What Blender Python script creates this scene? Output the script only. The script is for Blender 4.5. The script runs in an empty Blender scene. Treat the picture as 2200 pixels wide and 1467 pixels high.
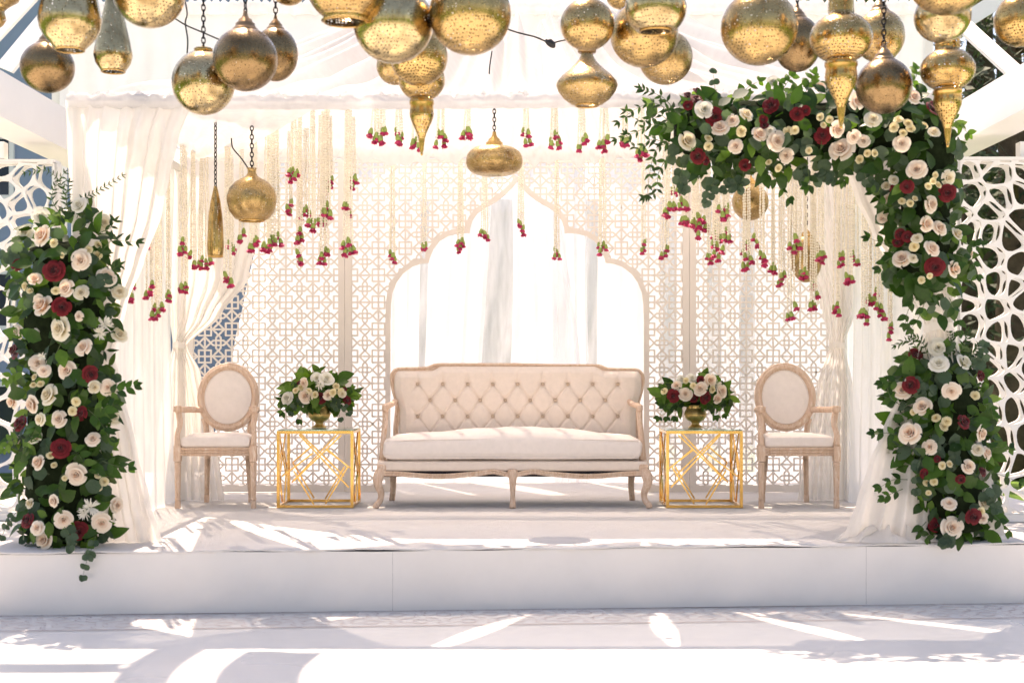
import bpy, bmesh, math, random
from mathutils import Vector, Matrix
from math import sin, cos, pi, radians, sqrt, exp
random.seed(7)
SC = bpy.context.scene
COL = SC.collection

# ------------------------------------------------------------------ camera
F = 3055.0 / 2200.0            # focal length in image widths (about 50 mm on full frame)
ZC = 0.927                     # lens height above the stage deck (deck is z = 0)
cam_d = bpy.data.cameras.new('camera')
cam = bpy.data.objects.new('camera', cam_d)
COL.objects.link(cam)
cam.location = (0, 0, ZC)
cam.rotation_euler = (radians(90), 0, 0)
cam_d.sensor_width = 36
cam_d.lens = 36 * F
cam_d.shift_y = (800 - 733.5) / 2200.0
cam_d.clip_start = 0.1
cam_d.clip_end = 2000
cam_d.dof.use_dof = True
cam_d.dof.focus_distance = 9.6
cam_d.dof.aperture_fstop = 2.8
SC.camera = cam

# ------------------------------------------------------------------ sky, sun, exposure
SUN_EL, SUN_AZ = 64.0, -20.0
world = bpy.data.worlds.new('World')
SC.world = world
world.use_nodes = True
wn = world.node_tree.nodes
wn.clear()
wo = wn.new('ShaderNodeOutputWorld')
wb = wn.new('ShaderNodeBackground')
ws = wn.new('ShaderNodeTexSky')
ws.sky_type = 'NISHITA'
ws.sun_disc = False
ws.sun_elevation = radians(SUN_EL)
ws.sun_rotation = radians(SUN_AZ)
ws.air_density = 1.0
ws.dust_density = 1.2
ws.ozone_density = 1.0
wb.inputs['Strength'].default_value = 0.13
world.node_tree.links.new(ws.outputs['Color'], wb.inputs['Color'])
world.node_tree.links.new(wb.outputs['Background'], wo.inputs['Surface'])
sun_d = bpy.data.lights.new('sun', 'SUN')
sun = bpy.data.objects.new('sun', sun_d)
COL.objects.link(sun)
sun_d.energy = 4.2
sun_d.angle = radians(0.53)
sun_d.color = (1.0, 0.95, 0.87)
sun.rotation_euler = (radians(-(90 - SUN_EL)), 0, radians(-SUN_AZ))
sun.location = (0, 8, 20)
vs = SC.view_settings
vs.view_transform = 'Standard'
vs.look = 'None'
vs.exposure = 1.40
vs.gamma = 1.0
vs.use_curve_mapping = False
try:
    vs.use_white_balance = True
    vs.white_balance_temperature = 8050
    vs.white_balance_tint = 21
except Exception:
    pass
SC.cycles.use_denoising = True
try:
    SC.cycles.denoiser = 'OPENIMAGEDENOISE'
    SC.cycles.denoising_input_passes = 'RGB_ALBEDO_NORMAL'
except Exception:
    pass
SC.cycles.use_adaptive_sampling = True
SC.cycles.adaptive_threshold = 0.035
SC.cycles.max_bounces = 8
SC.cycles.diffuse_bounces = 4
SC.cycles.glossy_bounces = 3
SC.cycles.transmission_bounces = 4
SC.cycles.transparent_max_bounces = 10
SC.cycles.caustics_reflective = False
SC.cycles.caustics_refractive = False
SC.cycles.sample_clamp_indirect = 6.0

def P(px, py, d):
    """world point seen at photograph pixel (px, py) at depth d metres"""
    return Vector(((px - 1100) * d / 3055.0, d, ZC - (py - 800) * d / 3055.0))
def lerp(a, b, t): return a + (b - a) * t
def clamp(x, a=0.0, b=1.0): return max(a, min(b, x))
def sstep(t):
    t = clamp(t); return t * t * (3 - 2 * t)
R = random.Random(11)

# ------------------------------------------------------------------ materials
MATS = {}
class NT:
    def __init__(s, name):
        s.m = bpy.data.materials.new(name); s.m.use_nodes = True
        s.t = s.m.node_tree; s.t.nodes.clear()
        s.o = s.t.nodes.new('ShaderNodeOutputMaterial')
    def n(s, typ, **kw):
        nd = s.t.nodes.new('ShaderNode' + typ)
        for k, v in kw.items():
            if k in nd.inputs: 
                nd.inputs[k].default_value = v
            else: setattr(nd, k, v)
        return nd
    def l(s, a, b): s.t.links.new(a, b)
    def ramp(s, fac, stops, interp='LINEAR'):
        r = s.n('ValToRGB'); r.color_ramp.interpolation = interp
        e = r.color_ramp.elements
        e[0].position, e[0].color = stops[0][0], (*stops[0][1], 1)
        e[1].position, e[1].color = stops[-1][0], (*stops[-1][1], 1)
        for p, c in stops[1:-1]:
            x = e.new(p); x.color = (*c, 1)
        s.l(fac, r.inputs[0]); return r.outputs['Color']
    def coord(s, which='Object', scale=(1, 1, 1), rot=(0, 0, 0)):
        t = s.n('TexCoord'); mp = s.n('Mapping')
        mp.inputs['Scale'].default_value = scale; mp.inputs['Rotation'].default_value = rot
        s.l(t.outputs[which], mp.inputs['Vector']); return mp.outputs['Vector']
    def noise(s, vec, scale, detail=3, rough=.55, dist=0.0):
        nd = s.n('TexNoise'); nd.inputs['Scale'].default_value = scale
        nd.inputs['Detail'].default_value = detail; nd.inputs['Roughness'].default_value = rough
        nd.inputs['Distortion'].default_value = dist
        if vec is not None: s.l(vec, nd.inputs['Vector'])
        return nd.outputs['Fac']
    def bump(s, h, strength=.2, dist=.01):
        b = s.n('Bump'); b.inputs['Strength'].default_value = strength; b.inputs['Distance'].default_value = dist
        s.l(h, b.inputs['Height']); return b.outputs['Normal']
    def rand(s):
        return s.n('ObjectInfo').outputs['Random']
def done(nt, shader, key):
    nt.l(shader, nt.o.inputs['Surface']); MATS[key] = nt.m; return nt.m

def principled(key, col, rough=.6, metal=0.0, var=.08, nscale=6.0, bump=0.0, bscale=60.0, spec=.5, coordscale=(1, 1, 1), bdist=.004, which='Object', coat=0.0, alpha_in=None):
    nt = NT(key); v = nt.coord(which, coordscale)
    f = nt.noise(v, nscale, 4, .6)
    c0 = tuple(clamp(x * (1 - var)) for x in col); c1 = tuple(clamp(x * (1 + var)) for x in col)
    c = nt.ramp(f, [(.3, c0), (.7, c1)])
    b = nt.n('BsdfPrincipled', Roughness=rough, Metallic=metal)
    b.inputs['Specular IOR Level'].default_value = spec
    b.inputs['Coat Weight'].default_value = coat
    nt.l(c, b.inputs['Base Color'])
    if bump:
        nt.l(nt.bump(nt.noise(v, bscale, 5, .6), bump, bdist), b.inputs['Normal'])
    return done(nt, b.outputs[0], key)

def fabric(key, col, transl=.5, transp=0.1, weave=900.0, var=.04):
    """thin cloth: reflected + transmitted diffuse light, a little see-through between the threads"""
    nt = NT(key); v = nt.coord('Object')
    f = nt.noise(v, 3.0, 3)
    c = nt.ramp(f, [(.3, tuple(x * (1 - var) for x in col)), (.7, tuple(min(1, x * (1 + var)) for x in col))])
    d = nt.n('BsdfDiffuse'); t = nt.n('BsdfTranslucent')
    nt.l(c, d.inputs['Color']); nt.l(c, t.inputs['Color'])
    nb = nt.bump(nt.noise(nt.coord('Object', (1, 1, .25)), 26.0, 4), .25, .006)
    nt.l(nb, d.inputs['Normal'])
    m = nt.n('MixShader'); m.inputs[0].default_value = transl
    nt.l(d.outputs[0], m.inputs[1]); nt.l(t.outputs[0], m.inputs[2])
    out = m.outputs[0]
    if transp > 0:
        tp = nt.n('BsdfTransparent'); m2 = nt.n('MixShader')
        fz = nt.ramp(nt.noise(nt.coord('Object', (3, 3, .4)), 7.0, 3), [(.3, (transp * .75,) * 3), (.7, (min(1, transp * 1.25),) * 3)])
        nt.l(fz, m2.inputs[0]); nt.l(out, m2.inputs[1]); nt.l(tp.outputs[0], m2.inputs[2]); out = m2.outputs[0]
    return done(nt, out, key)

fabric('drape', (.87, .835, .79), .50, .12)
fabric('sheer', (.80, .82, .86), .36, .34)
fabric('sheer_dense', (.87, .85, .82), .45, .24)
fabric('roof_cloth', (.74, .735, .73), .58, .16)
fabric('valance_cloth', (.86, .86, .86), .10, .0)
fabric('back_strip', (.91, .92, .95), .80, .03)
fabric('rear_roof_cloth', (.80, .785, .77), .18, .13)
principled('white_paint', (.80, .78, .75), .5, 0, .03, 2.0, .12, 40, .4)
principled('screen_paint', (.72, .66, .605), .55, 0, .03, 3.0, .05, 60, .3)
principled('voronoi_paint', (.80, .78, .75), .65, 0, .02, 3.0, .03, 60, .4)
principled('house_wall', (.215, .285, .40), .8, 0, .06, 1.2, .15, 20, .2)
principled('house_trim', (.70, .70, .70), .6, 0, .04, 2.0)
principled('stucco', (.62, .61, .60), .9, 0, .06, 1.5, .3, 25, .2)
principled('dark_glass', (.02, .03, .05), .08, 0, .2, 2.0)
principled('black_metal', (.02, .018, .018), .45, .8, .2, 20.0)
principled('black_cable', (.015, .014, .014), .5, 0, .1, 20.0)
principled('grass', (.09, .16, .03), .9, 0, .45, 2.2, .6, 90, .1, bdist=.03)
principled('bark', (.09, .065, .045), .9, 0, .3, 9.0, .8, 30, .1)
principled('shade_core', (.010, .016, .007), 1.0, 0, .4, 30.0, .8, 60, .05)  # filler core, coloured near black for the deep shade between leaves
principled('stem', (.06, .10, .03), .6, 0, .3, 30.0)
principled('gold_bar', (.78, .47, .15), .20, 1.0, .12, 14.0, .05, 30)
principled('linen', (.82, .705, .62), .95, 0, .035, 30.0, .18, 420, .15, bdist=.002)
principled('linen_pale', (.83, .75, .70), .95, 0, .03, 26.0, .18, 420, .15, bdist=.002)
principled('button', (.58, .45, .35), .9, 0, .06, 60.0, .1, 300, .1)
principled('under_fabric', (.03, .026, .03), .95, 0, .2, 30.0)

# limed oak
nt = NT('limed_oak')
v = nt.coord('Object', (16, 16, 3.0))
g = nt.noise(v, 3.4, 6, .65, 1.4)
g2 = nt.noise(nt.coord('Object'), 7, 3)
c = nt.ramp(g, [(.25, (.52, .32, .21)), (.42, (.68, .48, .35)), (.58, (.75, .57, .45)), (.74, (.84, .75, .66))])
mx = nt.n('MixRGB'); mx.blend_type = 'MULTIPLY'; mx.inputs[0].default_value = .5
nt.l(c, mx.inputs[1]); nt.l(nt.ramp(g2, [(.3, (.86, .80, .76)), (.7, (1, 1, 1))]), mx.inputs[2])
b = nt.n('BsdfPrincipled', Roughness=.62); b.inputs['Specular IOR Level'].default_value = .3
nt.l(mx.outputs[0], b.inputs['Base Color']); nt.l(nt.bump(g, .25, .003), b.inputs['Normal'])
done(nt, b.outputs[0], 'limed_oak')

# glass table top
nt = NT('table_glass')
b = nt.n('BsdfPrincipled', Roughness=.03); b.inputs['Base Color'].default_value = (.45, .82, .70, 1)
b.inputs['Transmission Weight'].default_value = .92; b.inputs['IOR'].default_value = 1.45
done(nt, b.outputs[0], 'table_glass')

# carpet, vinyl floor, fascia
nt = NT('carpet')
v = nt.coord('Object')
f1 = nt.noise(v, 2.2, 4); f2 = nt.noise(v, 260, 3, .7)
c = nt.ramp(f1, [(.3, (.85, .81, .775)), (.7, (.88, .85, .82))])
mx = nt.n('MixRGB'); mx.blend_type = 'MULTIPLY'; mx.inputs[0].default_value = .55
nt.l(c, mx.inputs[1]); nt.l(nt.ramp(f2, [(.25, (.86, .85, .84)), (.55, (1, 1, 1))]), mx.inputs[2])
b = nt.n('BsdfPrincipled', Roughness=1.0); b.inputs['Specular IOR Level'].default_value = .05
b.inputs['Sheen Weight'].default_value = .25
nt.l(mx.outputs[0], b.inputs['Base Color'])
nt.l(nt.bump(f2, .8, .012), b.inputs['Normal'])
done(nt, b.outputs[0], 'carpet')
def vinyl(key, col, rough, streak):
    nt = NT(key)
    v = nt.coord('Object', streak)
    f1 = nt.noise(v, 1.6, 4, .6); f2 = nt.noise(nt.coord('Object'), 3.1, 5, .65); f3 = nt.noise(nt.coord('Object'), 40, 3, .7)
    c = nt.ramp(f2, [(.3, tuple(x * .965 for x in col)), (.55, col), (.8, tuple(min(1, x * 1.015) for x in col))])
    mx = nt.n('MixRGB'); mx.blend_type = 'MULTIPLY'; mx.inputs[0].default_value = .3
    nt.l(c, mx.inputs[1]); nt.l(nt.ramp(f3, [(.20, (.80, .78, .76)), (.30, (1, 1, 1))]), mx.inputs[2])
    b = nt.n('BsdfPrincipled')
    b.inputs['Specular IOR Level'].default_value = .5
    nt.l(mx.outputs[0], b.inputs['Base Color'])
    nt.l(nt.ramp(nt.noise(nt.coord('Object'), .9, 2), [(.3, (rough * .9,) * 3), (.7, (rough * 1.25,) * 3)]), b.inputs['Roughness'])
    nt.l(nt.bump(f1, .05, .02), b.inputs['Normal'])
    return done(nt, b.outputs[0], key)
vinyl('vinyl_floor', (.70, .69, .665), .24, (.6, 3, 1))
vinyl('fascia_vinyl', (.71, .675, .64), .17, (.5, 1, 2.5))
principled('print_ink', (.28, .17, .16), .5, 0, .2, 25.0)

# leaves: own colour differs leaf by leaf, thin enough to glow when backlit
def leaf_mat(key, a, b_, back, rough=.42, transl=.28):
    nt = NT(key)
    mxr = nt.ramp(nt.rand(), [(0, a), (1, b_)])
    f = nt.noise(nt.coord('Object'), 55, 4)
    mx = nt.n('MixRGB'); mx.blend_type = 'MULTIPLY'; mx.inputs[0].default_value = .6
    nt.l(mxr, mx.inputs[1]); nt.l(nt.ramp(f, [(.3, (.62, .66, .6)), (.7, (1.0, 1.0, 1.0))]), mx.inputs[2])
    geo = nt.n('NewGeometry'); m2 = nt.n('MixRGB')
    nt.l(geo.outputs['Backfacing'], m2.inputs[0]); nt.l(mx.outputs[0], m2.inputs[1]); m2.inputs[2].default_value = (*back, 1)
    p = nt.n('BsdfPrincipled', Roughness=rough); p.inputs['Specular IOR Level'].default_value = .28
    t = nt.n('BsdfTranslucent'); m3 = nt.n('MixShader'); m3.inputs[0].default_value = transl
    nt.l(m2.outputs[0], p.inputs['Base Color'])
    bright = nt.n('MixRGB'); bright.blend_type = 'MULTIPLY'; bright.inputs[0].default_value = 1.0
    nt.l(m2.outputs[0], bright.inputs[1]); bright.inputs[2].default_value = (1.9, 2.1, 1.0, 1)
    nt.l(bright.outputs[0], t.inputs['Color'])
    nt.l(p.outputs[0], m3.inputs[1]); nt.l(t.outputs[0], m3.inputs[2])
    done(nt, m3.outputs[0], key)
leaf_mat('leaf_green', (.010, .038, .005), (.052, .128, .014), (.06, .11, .03), .38)
leaf_mat('leaf_eucalyptus', (.034, .068, .040), (.075, .118, .076), (.09, .13, .085), .6)
leaf_mat('leaf_ruscus', (.018, .045, .014), (.04, .085, .022), (.05, .09, .03))
leaf_mat('leaf_fresh', (.06, .14, .014), (.11, .21, .03), (.13, .21, .06))
leaf_mat('tree_leaf', (.016, .035, .010), (.035, .06, .018), (.03, .05, .02), .6, .2)

# petals: paler rim, deeper heart; partly own colour, partly painted shading between petals
def petal_mat(key, heart, mid, rim, transl=.3, rough=.6, sheen=.2):
    nt = NT(key)
    tc = nt.n('TexCoord'); ln = nt.n('VectorMath'); ln.operation = 'LENGTH'
    sx = nt.n('SeparateXYZ'); nt.l(tc.outputs['Object'], sx.inputs[0])
    cx = nt.n('CombineXYZ'); nt.l(sx.outputs[0], cx.inputs[0]); nt.l(sx.outputs[1], cx.inputs[1])
    nt.l(cx.outputs[0], ln.inputs[0])
    at = nt.n('Attribute'); at.attribute_name = 'pv'
    ma = nt.n('Math'); ma.operation = 'MULTIPLY'; ma.inputs[1].default_value = .28; nt.l(ln.outputs['Value'], ma.inputs[0])
    mb = nt.n('Math'); mb.operation = 'MULTIPLY_ADD'; mb.inputs[1].default_value = .72; nt.l(at.outputs['Fac'], mb.inputs[0]); nt.l(ma.outputs[0], mb.inputs[2])
    c = nt.ramp(mb.outputs[0], [(.18, heart), (.55, mid), (.92, rim)])
    hv = nt.n('HueSaturation'); nt.l(c, hv.inputs['Color'])
    mr = nt.n('MapRange'); mr.inputs['To Min'].default_value = .88; mr.inputs['To Max'].default_value = 1.05
    nt.l(nt.rand(), mr.inputs['Value']); nt.l(mr.outputs[0], hv.inputs['Value'])
    p = nt.n('BsdfPrincipled', Roughness=rough); p.inputs['Specular IOR Level'].default_value = .2
    p.inputs['Sheen Weight'].default_value = sheen
    t = nt.n('BsdfTranslucent'); m3 = nt.n('MixShader'); m3.inputs[0].default_value = transl
    nt.l(hv.outputs[0], p.inputs['Base Color']); nt.l(hv.outputs[0], t.inputs['Color'])
    nt.l(p.outputs[0], m3.inputs[1]); nt.l(t.outputs[0], m3.inputs[2])
    done(nt, m3.outputs[0], key)
petal_mat('petal_blush', (.78, .47, .29), (.82, .63, .47), (.84, .76, .645))
petal_mat('petal_cream', (.72, .55, .26), (.80, .69, .46), (.82, .78, .64))
petal_mat('petal_white', (.70, .65, .42), (.78, .75, .62), (.82, .80, .73))
petal_mat('petal_red', (.022, .001, .002), (.075, .003, .006), (.15, .006, .010), .12)
petal_mat('petal_spray', (.64, .46, .15), (.76, .63, .33), (.80, .73, .48))
principled('petal_pink', (.62, .04, .14), .6, 0, .25, 60.0)
principled('calyx', (.24, .32, .07), .5, 0, .2, 60.0)
principled('jasmine', (.86, .795, .66), .7, 0, .12, 40.0)

# pierced brass
def brass(key, base, tarnish, rough, hole_scale, hole_size, metal=1.0, see=1.0, patch=.5):
    nt = NT(key)
    v = nt.coord('Object')
    pt = nt.noise(v, 6, 4, .6, .5)
    fine = nt.noise(v, 70, 4, .7)
    c = nt.ramp(pt, [(.30, tarnish), (.30 + .4 * patch, base), (.85, tuple(min(1, x * 1.15) for x in base))])
    vo = nt.n('TexVoronoi'); vo.inputs['Scale'].default_value = hole_scale; vo.inputs['Randomness'].default_value = .3
    nt.l(v, vo.inputs['Vector'])
    mask = nt.ramp(vo.outputs['Distance'], [(hole_size, (1, 1, 1)), (hole_size + .07, (0, 0, 0))])
    gate = nt.ramp(nt.noise(v, 5.5, 2), [(.36, (.35, .35, .35)), (.48, (1, 1, 1))])
    mk = nt.n('MixRGB'); mk.blend_type = 'MULTIPLY'; mk.inputs[0].default_value = 1
    nt.l(mask, mk.inputs[1]); nt.l(gate, mk.inputs[2])
    b = nt.n('BsdfPrincipled', Metallic=metal)
    nt.l(c, b.inputs['Base Color'])
    nt.l(nt.ramp(fine, [(.3, (rough * .7,) * 3), (.7, (rough * 1.5,) * 3)]), b.inputs['Roughness'])
    mxh = nt.n('MixRGB'); mxh.blend_type = 'ADD'; mxh.inputs[0].default_value = 1
    nt.l(nt.ramp(pt, [(.2, (0, 0, 0)), (.8, (.6, .6, .6))]), mxh.inputs[1]); nt.l(fine, mxh.inputs[2])
    inv = nt.n('MixRGB'); inv.blend_type = 'SUBTRACT'; inv.inputs[0].default_value = .6
    nt.l(mxh.outputs[0], inv.inputs[1]); nt.l(mask, inv.inputs[2])
    nt.l(nt.bump(inv.outputs[0], .20, .005), b.inputs['Normal'])
    tp = nt.n('BsdfTransparent'); m = nt.n('MixShader')
    sc_ = nt.n('MixRGB'); sc_.blend_type = 'MULTIPLY'; sc_.inputs[0].default_value = 1; sc_.inputs[2].default_value = (see, see, see, 1)
    nt.l(mk.outputs[0], sc_.inputs[1])
    nt.l(sc_.outputs[0], m.inputs[0]); nt.l(b.outputs[0], m.inputs[1]); nt.l(tp.outputs[0], m.inputs[2])
    done(nt, m.outputs[0], key)
brass('brass_gold', (.47, .32, .135), (.17, .105, .045), .20, 84, .25)
brass('brass_dark', (.25, .165, .08), (.10, .064, .032), .22, 90, .16)
brass('brass_mercury', (.52, .40, .21), (.21, .145, .065), .10, 86, .24)
brass('brass_fine', (.48, .33, .145), (.22, .14, .055), .28, 105, .28)
brass('brass_lace', (.50, .335, .13), (.24, .145, .05), .18, 92, .31)
principled('brass_plain', (.56, .345, .12), .24, 1.0, .2, 9.0, .1, 60)
principled('bronze_cap', (.36, .23, .12), .32, 1.0, .25, 9.0, .1, 60)
principled('urn_brass', (.50, .35, .14), .30, 1.0, .35, 40.0, .35, 120, bdist=.006)

# ------------------------------------------------------------------ mesh helpers
class MB:
    def __init__(s): s.v = []; s.f = []; s.mi = []; s.sm = []
    def add(s, vs_, fs, smooth=True, mi=0):
        o = len(s.v); s.v.extend([tuple(p) for p in vs_])
        for f in fs: s.f.append(tuple(i + o for i in f)); s.mi.append(mi); s.sm.append(smooth)
    def grid(s, fn, nu, nv, smooth=True, mi=0, closed_u=False):
        pts = [fn(i / (nu if closed_u else nu), j / nv) for j in range(nv + 1) for i in range(nu + (0 if closed_u else 1))]
        w = nu if closed_u else nu + 1
        fs = []
        for j in range(nv):
            for i in range(nu):
                a = j * w + i; b = j * w + (i + 1) % w
                fs.append((a, b, b + w, a + w))
        s.add(pts, fs, smooth, mi)
    def box(s, lo, hi, mi=0):
        x0, y0, z0 = lo; x1, y1, z1 = hi
        s.add([(x0, y0, z0), (x1, y0, z0), (x1, y1, z0), (x0, y1, z0), (x0, y0, z1), (x1, y0, z1), (x1, y1, z1), (x0, y1, z1)],
              [(0, 3, 2, 1), (4, 5, 6, 7), (0, 1, 5, 4), (1, 2, 6, 5), (2, 3, 7, 6), (3, 0, 4, 7)], False, mi)
    def rbox(s, c, h, r, n=6, mi=0, fn=None):
        """rounded box: centre c, half sizes h, radius r"""
        c = Vector(c); h = Vector(h); core = Vector((max(h[i] - r, 0.0) for i in range(3)))
        def mp(p):
            q = Vector((clamp(p[i], -core[i], core[i]) for i in range(3)))
            d = p - q
            d = d.normalized() * min(r, min(h)) if d.length > 1e-9 else d
            w = q + d
            if fn: w = fn(w)
            return c + w
        for ax in range(3):
            for sg in (-1, 1):
                a1, a2 = (ax + 1) % 3, (ax + 2) % 3
                def f(u, v_, ax=ax, sg=sg, a1=a1, a2=a2):
                    def warp(t, hh):   # denser near the rounded edges
                        t = t * 2 - 1
                        return hh * math.copysign(abs(t) ** .75, t)
                    p = Vector((0, 0, 0)); p[ax] = sg * h[ax]
                    uu = u if sg > 0 else 1 - u
                    p[a1] = warp(uu, h[a1]); p[a2] = warp(v_, h[a2])
                    return mp(p)
                s.grid(f, n, n, True, mi)
    def tube(s, pts, r, n=8, mi=0, caps=True, smooth=True, flat=None, flute=0.0):
        """tube along pts; r a number or list; flat=(ax,ay) squashes the section"""
        pts = [Vector(p) for p in pts]; m = len(pts)
        rs = r if isinstance(r, (list, tuple)) else [r] * m
        vs_ = []; ref = None
        for i, p in enumerate(pts):
            t = (pts[min(i + 1, m - 1)] - pts[max(i - 1, 0)])
            t = t.normalized() if t.length > 1e-9 else Vector((0, 0, 1))
            if ref is None:
                ref = Vector((0, -1, 0)) if abs(t.y) < .8 else Vector((1, 0, 0))
            a = (ref - t * ref.dot(t)).normalized(); b = t.cross(a); ref = a
            for k in range(n):
                th = 2 * pi * (k + .5) / n
                rr = rs[i] * (1 - flute * (k % 2))
                ca, cb = cos(th) * rr, sin(th) * rr
                if flat: ca *= flat[0]; cb *= flat[1]
                vs_.append(p + a * ca + b * cb)
        fs = [(i * n + k, i * n + (k + 1) % n, (i + 1) * n + (k + 1) % n, (i + 1) * n + k) for i in range(m - 1) for k in range(n)]
        if caps: fs += [tuple(reversed(range(n))), tuple((m - 1) * n + k for k in range(n))]
        s.add(vs_, fs, smooth, mi)
    def bar(s, a, b, w, mi=0, w2=None):
        """square bar from a to b"""
        s.tube([a, b], w * .7071, 4, mi, True, False)
    def lathe(s, prof, c=(0, 0, 0), n=40, mi=0, flute=0.0, sx=1.0, sy=1.0, axis='z'):
        """prof: list of (r, z)"""
        c = Vector(c); vs_ = []
        for r, z in prof:
            for k in range(n):
                th = 2 * pi * k / n; rr = r * (1 - flute * (k % 2))
                vs_.append(c + Vector((cos(th) * rr * sx, sin(th) * rr * sy, z)))
        m = len(prof)
        fs = [(i * n + k, i * n + (k + 1) % n, (i + 1) * n + (k + 1) % n, (i + 1) * n + k) for i in range(m - 1) for k in range(n)]
        s.add(vs_, fs, True, mi)
    def prism(s, outline, y0, y1, mi=0):
        """outline of (x,z) points extruded from y0 to y1 (convex or triangulated by blender n-gon)"""
        n = len(outline)
        vs_ = [(x, y0, z) for x, z in outline] + [(x, y1, z) for x, z in outline]
        fs = [tuple(range(n)), tuple(reversed(range(n, 2 * n)))]
        fs += [(i, i + n, (i + 1) % n + n, (i + 1) % n) for i in range(n)]
        s.add(vs_, fs, False, mi)
    def mesh(s, name, mats):
        me = bpy.data.meshes.new(name)
        me.from_pydata(s.v, [], s.f); me.update()
        me.polygons.foreach_set('use_smooth', s.sm)
        for m in (mats if isinstance(mats, (list, tuple)) else [mats]):
            me.materials.append(MATS[m])
        if len(set(s.mi)) > 1: me.polygons.foreach_set('material_index', s.mi)
        return me
    def build(s, name, mats, parent=None, loc=(0, 0, 0)):
        return link(name, s.mesh(name, mats), parent, loc)
def link(name, me, parent=None, loc=(0, 0, 0)):
    o = bpy.data.objects.new(name, me); COL.objects.link(o); o.location = loc
    if parent is not None: o.parent = parent
    return o
def tag(o, label=None, cat=None, group=None, kind=None):
    if label: o['label'] = label
    if cat: o['category'] = cat
    if group: o['group'] = group
    if kind: o['kind'] = kind
    return o
def empty(name, loc=(0, 0, 0), rz=0.0):
    o = bpy.data.objects.new(name, None); COL.objects.link(o); o.location = loc; o.rotation_euler = (0, 0, rz)
    o.empty_display_size = .1
    return o
def thing(name, label, cat, loc=(0, 0, 0), rz=0.0, group=None):
    return tag(empty(name, loc, rz), label, cat, group)
def copy_tree(o, parent=None):
    c = o.copy(); COL.objects.link(c); c.parent = parent
    for ch in o.children: copy_tree(ch, c)
    return c
def spline(pts, n):
    """Catmull-Rom through pts"""
    pts = [Vector(p) for p in pts]
    q = [pts[0] * 2 - pts[1]] + pts + [pts[-1] * 2 - pts[-2]]
    out = []
    segs = len(pts) - 1
    for i in range(n + 1):
        t = i / n * segs; k = min(int(t), segs - 1); t -= k
        a, b, c, d = q[k:k + 4]
        out.append(.5 * ((2 * b) + (c - a) * t + (2 * a - 5 * b + 4 * c - d) * t * t + (3 * b - a - 3 * c + d) * t ** 3))
    return out
def interp(tab, x):
    """piecewise linear table [(x, y...)]"""
    if x <= tab[0][0]: return tab[0][1:]
    for a, b in zip(tab, tab[1:]):
        if x <= b[0]:
            t = (x - a[0]) / (b[0] - a[0]); t = sstep(t) * .5 + t * .5
            return tuple(lerp(p, q, t) for p, q in zip(a[1:], b[1:]))
    return tab[-1][1:]
ORD = ['first', 'second', 'third', 'fourth', 'fifth', 'sixth', 'seventh', 'eighth', 'ninth', 'tenth', 'eleventh', 'twelfth', 'thirteenth', 'fourteenth', 'fifteenth', 'sixteenth', 'seventeenth', 'eighteenth', 'nineteenth', 'twentieth', 'twenty-first', 'twenty-second', 'twenty-third', 'twenty-fourth', 'twenty-fifth', 'twenty-sixth', 'twenty-seventh', 'twenty-eighth', 'twenty-ninth', 'thirtieth', 'thirty-first', 'thirty-second', 'thirty-third', 'thirty-fourth', 'thirty-fifth', 'thirty-sixth', 'thirty-seventh', 'thirty-eighth', 'thirty-ninth', 'fortieth']
# ================================================================== SETTING
GZ = -0.333                    # level of the white floor in front of the stage
def front_y(x): return 7.556 + .0743 * x     # the stage front runs slightly askew
g = MB()
g.add([(-600, -600, GZ - .012), (600, -600, GZ - .012), (600, 900, GZ - .012), (-600, 900, GZ - .012)], [(0, 1, 2, 3)], False)
tag(g.build('ground', 'grass'), kind='structure')
g = MB()
def vf(u, v):
    x = lerp(-9, 9, u); y = lerp(-7, 8.4, v)
    return (x, y, GZ + .0015 * sin(x * 2.1 + y * .7) * sin(y * 3.1))
g.grid(vf, 60, 60)
wf = tag(g.build('floor', 'vinyl_floor'), kind='structure')
# printed border along the foot of the stage: flat ink outlines just above the vinyl
g = MB()
e = Vector((1, .0743, 0)).normalized(); nrm = Vector((-e.y, e.x, 0))
def bp(s, t, h=.0045): 
    q = Vector((0, front_y(0), GZ + h)) + e * s - nrm * t
    return q
def ink(pts, w):
    for (s0, t0), (s1, t1) in zip(pts, pts[1:]):
        a, b = bp(s0, t0), bp(s1, t1); d = (b - a)
        if d.length < 1e-6: continue
        k = Vector((-d.y, d.x, 0)).normalized() * w * .5
        g.add([a - k, b - k, b + k, a + k], [(0, 1, 2, 3)], False)
ink([(-4.2, .012), (4.2, .012)], .010); ink([(-4.2, .034), (4.2, .034)], .006)
ink([(-4.2, .455), (4.2, .455)], .012)
per = .245
for i in range(-17, 18):
    for row, t0 in ((0, .135), (1, .335)):
        s0 = i * per + row * per * .5
        # little pinwheel star
        for k in range(4):
            th = k * pi / 2 + .3
            c1 = [(s0 + cos(th) * .018, t0 + sin(th) * .02), (s0 + cos(th + .5) * .045, t0 + sin(th + .5) * .05), (s0 + cos(th + .1) * .062, t0 + sin(th + .1) * .068), (s0 + cos(th - .35) * .092, t0 + sin(th - .35) * .085)]
            ink(c1, .0042)
        # hexagonal links to the neighbours
        ink([(s0 + .085, t0 - .03), (s0 + .122, t0 - .055), (s0 + .16, t0 - .03)], .008)
        ink([(s0 + .085, t0 + .03), (s0 + .122, t0 + .055), (s0 + .16, t0 + .03)], .008)
        tt = .335 if row == 0 else .135
        ink([(s0 + .03, t0 + (.08 if row == 0 else -.08)), (s0 + per * .25, (t0 + tt) / 2), (s0 + per * .5 - .03, tt - (.08 if row == 0 else -.08))], .008)
g.build('printed_border', 'print_ink', wf)

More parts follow.
